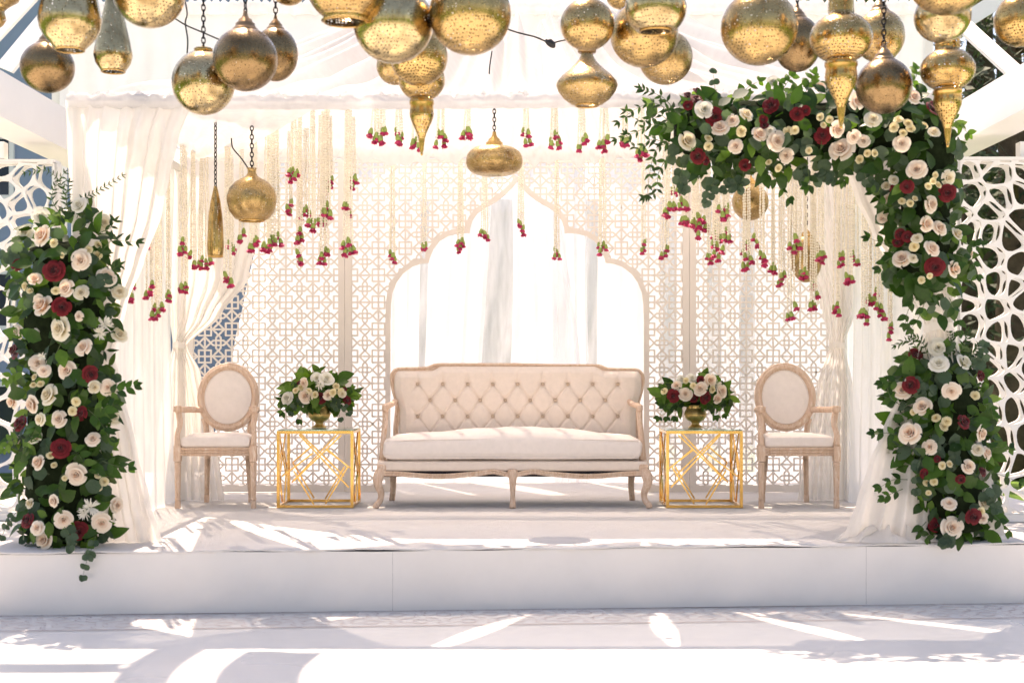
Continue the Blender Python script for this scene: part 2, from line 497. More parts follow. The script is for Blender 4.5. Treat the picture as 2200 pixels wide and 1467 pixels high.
# ---- stage
stage = thing('stage', 'low white carpeted stage carrying the sofa and chairs', 'stage', (0, 0, 0))
g = MB()
XS = 3.7
g.add([(-XS, front_y(-XS) + .02, GZ), (XS, front_y(XS) + .02, GZ), (XS, 13.2, GZ), (-XS, 13.2, GZ),
       (-XS, front_y(-XS) + .02, -.013), (XS, front_y(XS) + .02, -.013), (XS, 13.2, -.013), (-XS, 13.2, -.013)],
      [(4, 5, 6, 7), (0, 1, 5, 4), (1, 2, 6, 5), (2, 3, 7, 6), (3, 0, 4, 7)], False)
g.build('deck', 'under_fabric', stage)
g = MB()
def cf(u, v):
    x = lerp(-XS, XS, u)
    fr = front_y(x) + .004 * sin(x * 37) + .003 * sin(x * 91 + 1) + .003 * sin(x * 13)
    y = lerp(fr, 13.2, v ** 1.8)
    return (x, y, .002 * sin(x * 3 + y) * sin(y * 2.3) + (0 if v > .02 else -.003 + .0035 * sin(x * 9.0 + 2)))
g.grid(cf, 260, 60)
def cf2(u, v):
    p = cf(u, 0); return (p[0], p[1] + .001 * v, p[2] - v * .009)
g.grid(lambda u, v: cf2(1 - u, v), 260, 1)
g.build('carpet', 'carpet', stage)
for x0, x1 in ((-XS, -.6310), (-.6300, 1.9190), (1.9200, XS)):
    g = MB()
    def ff(u, v, x0=x0, x1=x1):
        x = lerp(x0, x1, u); z = lerp(GZ, -.0145 + .0025 * sin(x * 3) + .0015 * sin(x * 11), v)
        return (x, front_y(x) + .006 + .0016 * sin(x * 5 + z * 9) + .0025 * sin(x * 1.7 + z * 3) + .0007 * sin(x * 17 - z * 30), z)
    g.grid(ff, 90, 10)
    g.add([ff(0, 1), ff(1, 1), Vector(ff(1, 1)) + Vector((0, .014, 0)), Vector(ff(0, 1)) + Vector((0, .014, 0))], [(0, 1, 2, 3)], False)
    g.build('fascia_panel', 'fascia_vinyl', stage)

# ---- canopy frame: four posts and four wrapped beams
BZ, FY, RY, CX = 2.405, 7.77, 10.3, 2.40
canopy = thing('canopy', 'square white canopy frame wrapped in cloth over the stage', 'canopy', (0, FY, 0))
canopy.location = (0, 0, 0)
for sx in (-1, 1):
    for y in (FY + .07, RY):
        g = MB(); g.tube([(sx * CX, y, .002), (sx * CX, y, BZ)], .028, 12); g.build('post', 'white_paint', canopy)
    g = MB(); g.tube([(sx * CX, FY, BZ), (sx * CX, RY, BZ)], .03, 10); g.build('beam', 'white_paint', canopy)
g = MB(); g.tube([(-CX, RY, BZ + .10), (CX, RY, BZ + .10)], .025, 10); g.build('beam', 'white_paint', canopy)
g = MB()
rr = random.Random(5)
ph = [rr.uniform(0, 6.28) for _ in range(20)]
def wrap(u, v):
    x = lerp(-CX - .03, CX + .03, u); th = 2 * pi * v
    cr = .004 * sin(x * 47 + ph[0] + 2 * sin(th)) + .003 * sin(x * 83 + ph[1] + th) + .003 * sin(x * 19 + ph[2] - th)
    top = max(0, sin(th))
    r = .035 + cr * (.4 + top)
    return (x, FY - cos(th) * r, BZ + sin(th) * r * 1.05 + top ** 4 * (.006 + .006 * sin(x * 61 + ph[3]) + .005 * sin(x * 143)) + .006 * sin(x * 1.3))
g.grid(lambda u, v: wrap(u, 1 - v), 420, 18)
g.build('front_beam', 'roof_cloth', canopy)
# ruffled heading standing on the beam
g = MB()
def ruff(u, v):
    x = lerp(-CX - .02, CX + .02, u)
    return (x + .012 * v * sin(x * 57), FY - .004 + .016 * v * sin(x * 120 + 2 * sin(x * 9)) + .02 * v, BZ + .03 + v * (.022 + .012 * sin(x * 33) + .008 * sin(x * 77 + 1)) + .006 * sin(x * 1.3))
g.grid(ruff, 640, 3)
g.build('ruffle', 'roof_cloth', canopy)

# ---- roof cloth
roof = thing('canopy_roof_cloth', 'sunlit white cloth gathered over the canopy in radiating folds', 'fabric roof', (0, 0, 0))
def folds(u, seed, n=9):
    r_ = random.Random(seed); s = 0
    for k in range(n):
        s += sin(u * r_.uniform(6, 46) + r_.uniform(0, 6.28)) * r_.uniform(.3, 1) / n
    return s
RZ, RD0, RD1, RX = 3.17, 9.12, 9.36, 1.10
brk = [(-1, -.36), (-.335, .12), (.125, .52), (.55, 1)]
for bi, (ua, ub) in enumerate(brk):
    g = MB()
    def fs_(u, v, ua=ua, ub=ub, bi=bi):
        w = .03 * sin(pi * v)
        uu = lerp(ua + w * (bi > 0), ub - w * .6 * (bi < 3), u)
        x = lerp(uu * (CX - .02), math.copysign(abs(uu) ** .8, uu) * RX * .92, v ** .9)
        f = folds(uu * (1 + .25 * v) * 2.2, 40) * (.06 + .60 * v * (1 - v * .35))
        f += .05 * sin(uu * 9 + 5 * v) * v * (1 - v)
        f += .030 * sin(uu * 46 + 8 * v + 3 * sin(4 * v)) * (.3 + v) + .013 * sin(uu * 94 - 7 * v) * (.3 + v)
        sag = .12 * sin(pi * v) * (1 - .5 * abs(uu))
        y = lerp(FY - .01, RD0, v) + f * .4 + v ** 3 * (.09 * sin(uu * 6 + 1) + .06 * sin(uu * 17))
        z = lerp(BZ + .035, RZ + .02 * sin(uu * 7), v ** 1.05) - sag + f * .75
        return (x, y, max(z, BZ + .03 + .02 * v))
    g.grid(fs_, 150 if abs(ub - ua) > .5 else 110, 44)
    g.build('roof_panel', 'roof_cloth', roof)
g = MB()
def rs_(u, v):
    uu = u * 2 - 1
    x = lerp(uu * RX, uu * 1.9, v ** .8)
    f = folds(uu * 3.4, 77) * (.08 + .55 * v * (1 - v * .6)) + .05 * sin(uu * 31 + 2.5 * v) * v * (1.1 - v) + .022 * sin(uu * 64 + 4 * v)
    sag = .13 * sin(pi * v)
    return (lerp(uu * RX, uu * 2.30, v ** .7), lerp(RD1, 10.24, v) - .03 * sstep((v - .9) / .1), lerp(RZ - .03, 2.50, clamp(v / .93) ** .9) - sag * .5 + f * .4 - sstep((v - .90) / .10) * (.060 + .014 * sin(uu * 13) + .010 * sin(uu * 29)))
g.grid(rs_, 240, 60)
g.build('roof_panel', 'rear_roof_cloth', roof)
g = MB()
g.grid(lambda u, v: (lerp(-2.3, 2.3, u), lerp(10.10, 10.98, v), lerp(2.56, 2.63, v) - .04 * sin(pi * v) * (1 + .4 * sin(u * 19)) + .012 * sin(u * 60 + 4 * v)), 120, 10)
g.build('roof_panel', 'roof_cloth', roof)  # hidden cloth added behind the rear beam to keep sun off the sofa
g = MB()
def rgt(u, v):    # right slope
    y = lerp(FY + .05, RY + .3, u)
    top = Vector((RX * .95, lerp(RD0, RD1, u), RZ - .02)); bot = Vector((CX, y, BZ + .03))
    p = bot.lerp(top, v)
    f = folds(u * 4, 12) * (.06 + .2 * v * (1 - v)) + .012 * sin(u * 90 + 5 * v)
    p.z += f * .5 - .13 * sin(pi * v); p.y += f * .2
    return p
g.grid(rgt, 90, 30)
g.build('roof_panel', 'roof_cloth', roof)
g = MB()
def swag(u, v):   # loose swag from the front beam back to the rear left post
    x0 = lerp(-1.95, -1.02, u)
    a = Vector((x0, FY + .03, BZ + .0)); b = Vector((lerp(-2.36, -2.26, u), 10.2, lerp(2.50, 2.44, u)))
    p = a.lerp(b, v)
    p.z -= (.05 + .05 * u) * sin(pi * v) - .010 * sin(u * 34 + 1.5 * v) * sin(pi * v)
    p.x -= .10 * sin(pi * v) * u
    p.z += .016 * sin(u * 15 + 1.2 * v) * sin(pi * v)
    return p
g.grid(swag, 60, 36)
tag(g.build('roof_swag', 'rear_roof_cloth'), 'loose white swag dipping below the front beam at upper left', 'swag')

# ---- hanging drapes
def drape(name, label, rows, y0, npl, amp, mat, tie=None, nu=150, nv=70, seed=3, ydrift=None, group=None, tielabel=None):
    """rows: (py, xl, xr[, ampscale]) in photograph pixels at depth y0"""
    t = thing(name, label, 'curtain', P(lerp(rows[-1][1], rows[-1][2], .5), 800 + .925 * 3055 / y0, y0), 0, group)
    base = Vector(t.location)
    r_ = random.Random(seed); p1, p2, p3 = (r_.uniform(0, 6.28) for _ in range(3))
    tab = [(r[0], r[1], r[2], r[3] if len(r) > 3 else 1.0) for r in rows]
    ya, yb = rows[0][0], rows[-1][0]
    g = MB()
    def f(u, v):
        py = lerp(ya, yb, v); xl, xr, a = interp(tab, py)
        wid = (xr - xl) * y0 / 3055
        uu = u + .012 * sin(u * 23 + p1) + .02 * sin(3 * v + p2) * u * (1 - u)
        s = sin(2 * pi * npl * uu + p1 + .8 * sin(3.1 * v + p2)) + .22 * sin(2 * pi * npl * 2.3 * uu + p3 + v) + .5 * sin(2 * pi * npl * .37 * uu + p2 - v * 1.4)
        p = P(lerp(xl, xr, u), py, y0)
        fl = amp * a * (.35 + .65 * min(1, wid / .4))
        p.y += s * fl + (ydrift(u, v) if ydrift else 0)
        p.x += .25 * fl * sin(2 * pi * npl * uu * 1.0 + p3)
        p.z = max(p.z, .004)
        return p - base
    g.grid(f, nu, nv)
    g.build('cloth', mat, t)
    if tie:
        py, xl, xr = tie
        c = P((xl + xr) / 2, py, y0) - base; w = (xr - xl) * y0 / 3055 * .5
        g = MB()
        g.grid(lambda u, v: (c.x + cos(2 * pi * u) * w, c.y + sin(2 * pi * u) * max(.05, w * .8), c.z + (v - .5) * .045 + .006 * sin(6 * pi * u) + .004 * sin(30 * u)), 40, 4)
        g.build('tie_back', 'drape', t)
    return t
drape('front_drape', 'cream drape hanging from the canopy front corner behind the tall left flower column',
      [(214, 140, 412, .6), (300, 142, 380), (380, 146, 362), (460, 152, 345), (560, 158, 308), (650, 166, 272), (760, 178, 242, .9), (850, 170, 264), (960, 166, 292), (1080, 165, 320), (1140, 160, 338), (1166, 156, 346)],
      7.76, 7, .020, 'drape', (762, 178, 242), seed=4)
drape('front_drape', 'cream drape sweeping to the floor behind the right-hand flower columns',
      [(222, 1790, 2050, .6), (330, 1800, 2052), (420, 1835, 2055), (500, 1872, 2058), (600, 1928, 2058), (700, 1985, 2050, .9), (760, 1968, 2066), (840, 1932, 2092), (920, 1896, 2112), (1000, 1864, 2130), (1080, 1838, 2148), (1125, 1822, 2158), (1152, 1812, 2164)],
      7.79, 7, .022, 'drape', (702, 1985, 2050), seed=8)
# pool of the right drape on the deck
g = MB()
def pool(u, v):
    a = pi * (1 + u)
    rx, ry = lerp(.30, .10, v), lerp(.24, .05, v)
    return (2.06 + cos(a) * rx * 1.0 + .018 * sin(u * 31), 7.82 + sin(a) * ry * .55 + .01 * sin(u * 43), .006 + .055 * sin(pi * v * .6) * (1 + .45 * sin(u * 26 + 3 * v) + .25 * sin(u * 57)))
g.grid(pool, 70, 14)
tag(g.build('cloth_pool', 'drape'), 'end of the right drape pooled on the carpet beside the flowers', 'fabric')
drape('rear_drape', 'cream drape tied at the waist behind the left chair',
      [(322, 350, 604, .6), (400, 352, 596), (480, 353, 562), (600, 358, 534), (680, 366, 474), (742, 372, 402, .8), (800, 358, 432), (900, 345, 458), (1000, 335, 474), (1074, 326, 484)],
      10.25, 7, .020, 'drape', (742, 371, 399), seed=15)
drape('rear_drape', 'cream drape tied at the waist behind the right chair',
      [(322, 1640, 1856, .6), (450, 1690, 1857), (560, 1732, 1852), (660, 1766, 1842), (742, 1782, 1815, .8), (830, 1755, 1834), (930, 1734, 1838), (1020, 1721, 1841), (1074, 1714, 1843)],
      10.25, 7, .020, 'drape', (742, 1781, 1816), seed=23)
for sx, nm in ((-1, 'left'), (1, 'right')):
    g = MB()
    def side(u, v, sx=sx):
        y = lerp(FY + .25, RY - .12, u); z = lerp(BZ, .006, v)
        w = sin(2 * pi * 8 * u + .6 * sin(3 * v)) + .25 * sin(2 * pi * 19 * u)
        x = sx * (CX + .02 + .022 * w * (.4 + .6 * v))
        y += (.22 * sin(pi * v) ** 2) * (-(u - .5)) * .9
        return (x, y, z)
    g.grid(side, 200, 30)
    tag(g.build('side_sheer', 'sheer_dense'), f'pale sheer curtain closing the {nm} side of the canopy', 'curtain')

# ---- lattice screens behind the sofa
SD = 11.0
def sxz(px, py): 
    p = P(px, py, SD); return (p.x, p.z)
half = [(1383, 1056), (1383, 800), (1383, 690), (1382, 655), (1379, 630), (1370, 607), (1356, 588), (1336, 573), (1318, 567), (1301, 565)]
half += [(1299, 556), (1291, 536), (1277, 518), (1258, 507), (1238, 502), (1213, 501)]
half += [(1212, 490), (1207, 474), (1196, 459), (1178, 446), (1166, 440), (1150, 430), (1134, 417), (1121, 404), (1111, 390)]
arch = [sxz(*p) for p in half]
arch += [sxz(2222 - p[0], p[1]) for p in reversed(half[:-1])]
def inside(poly, x, z):
    c = False; n = len(poly)
    for i in range(n):
        (x0, z0), (x1, z1) = poly[i], poly[i - 1]
        if (z0 > z) != (z1 > z) and x < (x1 - x0) * (z - z0) / (z1 - z0) + x0: c = not c
    return c
def offset(poly, d):
    out = []
    for i, (x, z) in enumerate(poly):
        a = Vector(poly[max(i - 1, 0)]); b = Vector(poly[min(i + 1, len(poly) - 1)])
        t = (b - a).normalized(); n = Vector((t.y, -t.x))
        q = Vector((x, z)) + n * d
        out.append((q.x, q.y))
    return out
trim_o = offset(arch, .040)
mid_o = offset(arch, .020)
PT = 58 * SD / 3055
def lattice(name, label, x0, x1, z0, z1, ox, oz, hole=None, stile=.05):
    t = thing(name, label, 'screen', ((x0 + x1) / 2, SD, 0))
    bx = (x0 + x1) / 2
    segs = []
    k = PT / 58.0
    def S(cx, cz, pts, closed=False):
        q = [(cx + a * k, cz + b * k) for a, b in pts]
        for p, r_ in zip(q, q[1:] + (q[:1] if closed else [])): segs.append((p, r_))
    i0, i1 = int((x0 - ox) / PT) - 2, int((x1 - ox) / PT) + 2
    j0, j1 = int((z0 - oz) / PT) - 2, int((z1 - oz) / PT) + 2
    for i in range(i0, i1 + 1):
        for j in range(j0, j1 + 1):
            cx, cz = ox + i * PT, oz + j * PT
            S(cx, cz, [(-13.2, -13.2), (13.2, -13.2), (13.2, 13.2), (-13.2, 13.2)], True)
            S(cx, cz, [(-29, 0), (0, 0)]); S(cx, cz, [(0, 0), (29, 0)]); S(cx, cz, [(0, -29), (0, 0)]); S(cx, cz, [(0, 0), (0, 29)])
            for dx, dz in ((29, 0), (0, 29)):
                S(cx + dx * k, cz + dz * k, [(-12.5, 0), (0, -12.5), (12.5, 0), (0, 12.5)], True)
            kx, kz = cx + 29 * k, cz + 29 * k
            S(kx, kz, [(-17, 0), (-11, 5), (11, 5), (17, 0), (11, -5), (-11, -5)], True)
            S(kx, kz, [(0, -17), (5, -11), (5, 11), (0, 17), (-5, 11), (-5, -11)], True)
    g = MB(); w = .0068; rj = random.Random(3)
    def ok(x, z):
        if not (x0 + stile * .6 < x < x1 - stile * .6 and z0 + .03 < z < z1 - .02): return False
        return not (hole and inside(hole, x, z))
    for (ax, az), (bx_, bz) in segs:
        n = 5; keep = [ok(lerp(ax, bx_, (q + .5) / n), lerp(az, bz, (q + .5) / n)) for q in range(n)]
        q = 0
        while q < n:
            if not keep[q]: q += 1; continue
            e_ = q
            while e_ < n and keep[e_]: e_ += 1
            A = Vector((lerp(ax, bx_, q / n), lerp(az, bz, q / n))); B = Vector((lerp(ax, bx_, e_ / n), lerp(az, bz, e_ / n)))
            d = (B - A)
            if d.length > 1e-5:
                d.normalize(); nn = Vector((-d.y, d.x)) * w; A -= d * w * .5; B += d * w * .5
                ya = SD - .006 - rj.uniform(0, .0012); yb = SD + .004
                c4 = [A - nn, B - nn, B + nn, A + nn]
                g.add([(c.x - bx, ya - SD, c.y) for c in c4] + [(c.x - bx, yb - SD, c.y) for c in c4],
                      [(0, 1, 2, 3), (0, 4, 5, 1), (1, 5, 6, 2), (2, 6, 7, 3), (3, 7, 4, 0), (7, 6, 5, 4)], False)
            q = e_
    g.build('lattice', 'screen_paint', t)
    for a, b in ((x0, x0 + stile), (x1 - stile, x1)):
        g = MB(); g.box((a - bx, -.012, z0), (b - bx, .012, z1)); g.build('stile', 'screen_paint', t)
    def rail(xa, xb, za, zb):
        g = MB(); g.box((xa - bx, -.010, za), (xb - bx, .010, zb)); g.build('rail', 'screen_paint', t)
    if hole:
        rail(x0 + stile, arch[-1][0] - .04, z0, z0 + .05); rail(arch[0][0] + .04, x1 - stile, z0, z0 + .05)
    else: rail(x0 + stile, x1 - stile, z0, z0 + .05)
    rail(x0 + stile, x1 - stile, z1 - .03, z1)
    return t
ox, oz = sxz(614.3, 591.5)
zt = sxz(0, 342)[1]; zb = .004
xs1, xs2 = sxz(741, 0)[0], sxz(1481, 0)[0]
lattice('lattice_screen', 'cream geometric lattice panel behind the left chair', xs1 - 1.22, xs1 - .0015, zb, zt, ox, oz)
ar = lattice('arch_screen', 'cream lattice screen with a scalloped ogee arch opening behind the sofa', xs1 + .0015, xs2 - .0015, zb, zt, sxz(813, 0)[0], oz, mid_o)
lattice('lattice_screen', 'cream geometric lattice panel behind the right chair', xs2 + .0015, xs2 + 1.22, zb, zt, sxz(1516, 0)[0] + PT * .5, oz)
g = MB(); bx = ar.location.x
n = len(arch)
va = [(x - bx, -.012, z) for x, z in arch] + [(x - bx, -.012, z) for x, z in trim_o] + [(x - bx, .012, z) for x, z in arch] + [(x - bx, .012, z) for x, z in trim_o]
fa = []
for i in range(n - 1):
    fa += [(i, i + 1, n + i + 1, n + i), (2 * n + i + 1, 2 * n + i, 3 * n + i, 3 * n + i + 1), (i + 1, i, 2 * n + i, 2 * n + i + 1), (n + i, n + i + 1, 3 * n + i + 1, 3 * n + i)]
g.add(va, fa, False)
g.build('arch_trim', 'screen_paint', ar)

# ---- curtains behind the screens
BD = 11.95
def strip(label, top, bot, mat='back_strip', y=BD, npl=3, amp=.02, seed=1, ya=335, yb=1036, curve=0.0):
    (a0, a1), (b0, b1) = top, bot
    rows = []
    for k in range(8):
        t = k / 7; c = curve * sin(pi * t)
        rows.append((lerp(ya, yb, t), lerp(a0, b0, t) + c, lerp(a1, b1, t) + c))
    return drape('back_curtain', label, rows, y, npl, amp, mat, nu=60, nv=30, seed=seed)
strip('white curtain behind the left lattice panel with a slanted left edge', (588, 800), (440, 800), seed=31, npl=5)
strip('white curtain strip at the far left inside the arch', (800, 905), (800, 893), seed=32)
strip('white curtain strip left of centre inside the arch', (926, 1062), (905, 1018), seed=33, curve=2)
strip('white curtain strip falling right of the wide grey gap in the arch', (1100, 1180), (1080, 1270), seed=34, curve=12)
strip('white curtain strip second from the right inside the arch', (1186, 1258), (1190, 1268), seed=35)
strip('white curtain strip at the far right inside the arch', (1286, 1418), (1280, 1418), seed=36)
strip('white curtain strip behind the seam right of the arch', (1455, 1520), (1452, 1520), seed=37)
strip('narrow white curtain strip behind the right lattice panel', (1552, 1592), (1550, 1590), seed=38)
strip('white curtain behind the right chair at the far right', (1622, 1900), (1622, 1900), seed=39, npl=6)
drape('back_sheer', 'wide grey sheer curtain hung behind the curtain strips', [(150, 600, 1960), (480, 572, 1960), (620, 550, 1960), (800, 492, 1960), (1032, 440, 1960)], 12.2, 26, .02, 'sheer', nu=300, nv=24, seed=51)
# tall tent wall at the back, its top rail wrapped in cloth
tw = thing('tent_wall', 'tall pale grey cloth wall rising behind the canopy', 'tent wall', (0, 12.02, 0))
g = MB()
def twf(u, v):
    x = lerp(-3.82, 3.5, u); z = lerp(3.98, 2.72, v)
    w = sin(x * 15 + .5 * sin(z * 3)) + .6 * sin(x * 37 + z) + .5 * sin(x * 5.2 - z * 1.5)
    return (x, .012 * w * (.6 + v) + .04 * sin(x * 1.9 + z * 2.2) * v, z)
g.grid(twf, 320, 20)
g.build('cloth', 'valance_cloth', tw)
g = MB()
def twb(u, v):
    x = lerp(-3.87, 3.55, u); th = 2 * pi * v
    r = .05 + .006 * sin(x * 37) + .004 * sin(x * 71)
    return (x, -.03 + cos(th) * r, 3.99 + sin(th) * r + max(0, sin(th)) ** 4 * .02 * (1 + sin(x * 90)))
g.grid(twb, 300, 12)
g.build('top_rail', 'roof_cloth', tw)
for x in (-3.85, 3.52):
    g = MB(); g.box((x - .05, .03, GZ - 0), (x + .05, .13, 4.03)); g.build('post', 'white_paint', tw)

# ---- outer pergola: deep white beams down both sides, braces, headers
for sx, nm in ((-1, 'left'), (1, 'right')):
    zz = 0 if sx < 0 else .04
    t = thing('pergola_side', f'white boxed pergola beam and header on the {nm} of the stage', 'pergola', (sx * 3.02, 8.9, 0))
    g = MB(); g.rbox((0, .5, 2.505 + zz), (.13, 4.4, .135), .012, 4)
    g.build('beam', 'white_paint', t)
    g = MB(); g.box((sx * .155 - .001, -.02, 2.262) if sx > 0 else (-1.6, -.02, 2.262), (1.6, .06, 2.368) if sx > 0 else (-.155, .06, 2.368)); g.build('header', 'white_paint', t)
    g = MB(); g.box((sx * .9 - .05, -.01, GZ), (sx * .9 + .05, .05, 2.26)); g.build('post', 'white_paint', t)
def strap(label, p0, p1, d0, d1, w):
    a, b = P(*p0, d0), P(*p1, d1); d = (b - a).normalized(); n_ = Vector((-d.z, 0, d.x)).normalized() * w * .5; k = Vector((0, .03, 0))
    g = MB(); c4 = [a - n_, b - n_, b + n_, a + n_]
    g.add([c - k for c in c4] + [c + k for c in c4], [(0, 1, 2, 3), (7, 6, 5, 4), (0, 4, 5, 1), (1, 5, 6, 2), (2, 6, 7, 3), (3, 7, 4, 0)], False)
    tag(g.build('roof_brace', 'white_paint'), label, 'brace', 'diagonal pergola braces')
strap('white diagonal brace in the top left corner above the dark sphere lantern, upper one', (80, -22), (-60, 128), 11.6, 11.0, .115)
strap('white diagonal brace in the top left corner, lower one reaching the beam', (150, -20), (10, 150), 11.6, 11.0, .13)
strap('white diagonal brace at top right descending to the right beam', (2062, 48), (2176, 152), 11.6, 11.0, .125)
strap('white diagonal brace at top right rising to the right', (2062, 52), (2200, -32), 11.6, 11.9, .13)

# ---- carved side screens: double sheets of rounded irregular cells
def cells(x0, x1, z0, z1, nx, nz, seed):
    r_ = random.Random(seed); pts = []
    for i in range(-1, nx + 1):
        for j in range(-1, nz + 1):
            pts.append(Vector((lerp(x0, x1, (i + .5 + r_.uniform(-.42, .42)) / nx), lerp(z0, z1, (j + .5 + r_.uniform(-.42, .42)) / nz))))
    out = []
    rad = max((x1 - x0) / nx, (z1 - z0) / nz) * 2.6
    for p in pts:
        poly = [Vector((x0, z0)), Vector((x1, z0)), Vector((x1, z1)), Vector((x0, z1))]
        for q in pts:
            if q is p or (q - p).length > rad: continue
            m = (p + q) / 2; nn = q - p; new = []
            for i in range(len(poly)):
                a, b = poly[i - 1], poly[i]; da, db = (a - m).dot(nn), (b - m).dot(nn)
                if (da <= 0) != (db <= 0): new.append(a + (b - a) * (da / (da - db)))
                if db <= 0: new.append(b)
            poly = new
            if len(poly) < 3: break
        if len(poly) >= 3:
            ar_ = abs(sum(poly[i - 1].x * poly[i].y - poly[i].x * poly[i - 1].y for i in range(len(poly)))) / 2
            if ar_ > .0008: out.append(poly)
    return out
def ray_poly(c, th, poly):
    d = Vector((cos(th), sin(th))); best = 1e9
    for i in range(len(poly)):
        a, b = poly[i - 1], poly[i]; e_ = b - a; den = d.x * e_.y - d.y * e_.x
        if abs(den) < 1e-12: continue
        ac = a - c
        t = (ac.x * e_.y - ac.y * e_.x) / den; s_ = (ac.x * d.y - ac.y * d.x) / den
        if t > 0 and -1e-6 <= s_ <= 1 + 1e-6: best = min(best, t)
    return best if best < 1e8 else 0
def sheet(x0, x1, z0, z1, nx, nz, seed, y, th=.02, web=.0085):
    g = MB()
    for poly in cells(x0, x1, z0, z1, nx, nz, seed):
        c = sum(poly, Vector((0, 0))) / len(poly)
        rmin = sum(ray_poly(c, k * pi / 12, poly) for k in range(24)) / 24
        sc_ = max(.2, 1 - web / max(rmin, .01))
        h = [c + (p - c) * sc_ for p in poly]
        for _ in range(2):
            h = [q for i in range(len(h)) for q in (h[i - 1].lerp(h[i], .25), h[i - 1].lerp(h[i], .75))]
        angs = sorted({round(math.atan2(q.y - c.y, q.x - c.x), 4) for q in h} | {round(math.atan2(q.y - c.y, q.x - c.x), 4) for q in poly})
        n_ = len(angs); vs_ = []
        for a in angs:
            d = Vector((cos(a), sin(a))); ri, ro = ray_poly(c, a, h), ray_poly(c, a, poly)
            I, O = c + d * ri, c + d * max(ro, ri)
            vs_ += [(I.x, y - th / 2, I.y), (O.x, y - th / 2, O.y), (I.x, y + th / 2, I.y), (O.x, y + th / 2, O.y)]
        fs = []
        for i in range(n_):
            j = (i + 1) % n_
            fs += [(4 * i, 4 * i + 1, 4 * j + 1, 4 * j), (4 * j + 2, 4 * j + 3, 4 * i + 3, 4 * i + 2), (4 * i, 4 * j, 4 * j + 2, 4 * i + 2)]
        g.add(vs_, fs, False)
    return g
for sx, nm, sd in ((-1, 'left', 5), (1, 'right', 9)):
    yv = 8.9 if sx < 0 else 8.8
    t = thing('carved_screen', f'white carved screen of rounded organic cells beside the {nm} flower column', 'screen', (sx * 3.27, yv, 0))
    xa, xb = (-.42, .41) if sx < 0 else (-.50, .42)
    sheet(xa, xb, .05, 2.24, 6, 16, sd, 0).build('front_sheet', 'voronoi_paint', t)
    sheet(xa, xb, .05, 2.24, 6, 16, sd, .11).build('back_sheet', 'voronoi_paint', t)
    g = MB(); g.box((xa, -.02, .004), (xb, .13, .049)); g.build('base', 'voronoi_paint', t)
    g = MB(); g.box((xa, -.012, 2.241), (xb, .122, 2.259)); g.build('top_cap', 'voronoi_paint', t)
    xe = xb if sx < 0 else xa
    g = MB(); g.box((xe - .012, .011, .051), (xe + .012, .098, 2.239)); g.build('edge_board', 'voronoi_paint', t)

# ---- buildings and trees beyond
def building(label, x0, x1, y0, dep, h, wall, wins, trim='house_trim'):
    t = thing('building', label, 'building', ((x0 + x1) / 2, y0, GZ)); cx = (x0 + x1) / 2
    g = MB(); g.box((x0 - cx, 0, -.01), (x1 - cx, dep, h)); g.build('wall', wall, t)
    g = MB(); g.box((x0 - cx - .25, -.25, h + .003), (x1 - cx + .25, dep + .25, h + .22)); g.build('roof', trim, t)
    for (a, b, za, zb_) in wins:
        w = empty('window', (0, 0, 0)); w.parent = t
        g = MB()
        for q in ((a - .06, b + .06, za - .06, za), (a - .06, b + .06, zb_, zb_ + .06), (a - .06, a, za, zb_), (b, b + .06, za, zb_), ((a + b) / 2 - .02, (a + b) / 2 + .02, za, zb_)):
            g.box((q[0] - cx, -.05, q[2]), (q[1] - cx, -.004, q[3]))
        g.build('frame', trim, w)
        g = MB(); g.box((a - cx, -.03, za), (b - cx, -.006, zb_)); g.build('pane', 'dark_glass', w)
    return t
def wpx(xa, xb, ya, yb_, d):
    return (P(xa, 0, d).x, P(xb, 0, d).x, P(0, yb_, d).z - GZ, P(0, ya, d).z - GZ)
building('blue grey house seen past the left screen and drapes', -15, P(640, 0, 18).x, 18, 9, 7.5, 'house_wall',
         [wpx(556, 606, 440, 520, 18), wpx(574, 600, 238, 330, 18), wpx(-90, 22, 300, 420, 18), wpx(-80, 26, 590, 700, 18), wpx(-80, 34, 830, 960, 18)])
building('low pale stucco building glimpsed through the arch', -2.4, 7.0, 27, 6, 4.3, 'stucco', [wpx(1530, 1590, 470, 560, 27)])

def tree_meshes(seed, h, rad, n):
    r_ = random.Random(seed); g = MB()
    tr = spline([(0, 0, 0), (.1, .05, h * .3), (-.1, 0, h * .6), (0, 0, h * .95)], 10)
    g.tube(tr, [lerp(h * .035, .03, i / 10) for i in range(11)], 8)
    for k in range(14):
        z = h * r_.uniform(.25, .85); a = r_.uniform(0, 6.28); L = rad * (1 - .6 * z / h) * r_.uniform(.6, 1)
        g.tube(spline([(0, 0, z), (cos(a) * L * .5, sin(a) * L * .5, z + L * .1), (cos(a) * L, sin(a) * L, z + L * .25)], 4), [.07, .06, .045, .03, .015], 5)
    trunk = g.mesh('trunk', 'bark')
    g = MB()
    clumps = []
    for k in range(70):
        z = h * r_.uniform(.16, 1.0); L = rad * (1.05 - .75 * (z / h) ** 1.5) * sqrt(r_.random()); a = r_.uniform(0, 6.28)
        clumps.append((Vector((cos(a) * L, sin(a) * L, z)), rad * r_.uniform(.14, .30)))
    for k in range(n):
        c, rr_ = clumps[k % len(clumps)]
        d = Vector((r_.gauss(0, 1), r_.gauss(0, 1), r_.gauss(0, .7))); d = d.normalized() * rr_ * r_.random() ** .4
        p = c + d; s = r_.uniform(.05, .12)
        a = Vector((r_.gauss(0, 1), r_.gauss(0, 1), r_.gauss(0, 1))).normalized(); b = a.orthogonal().normalized()
        g.add([p, p + a * s + b * s * .35, p + a * s * 2.2, p + a * s - b * s * .35], [(0, 1, 2, 3)], False)
    return trunk, g.mesh('crown', 'tree_leaf')
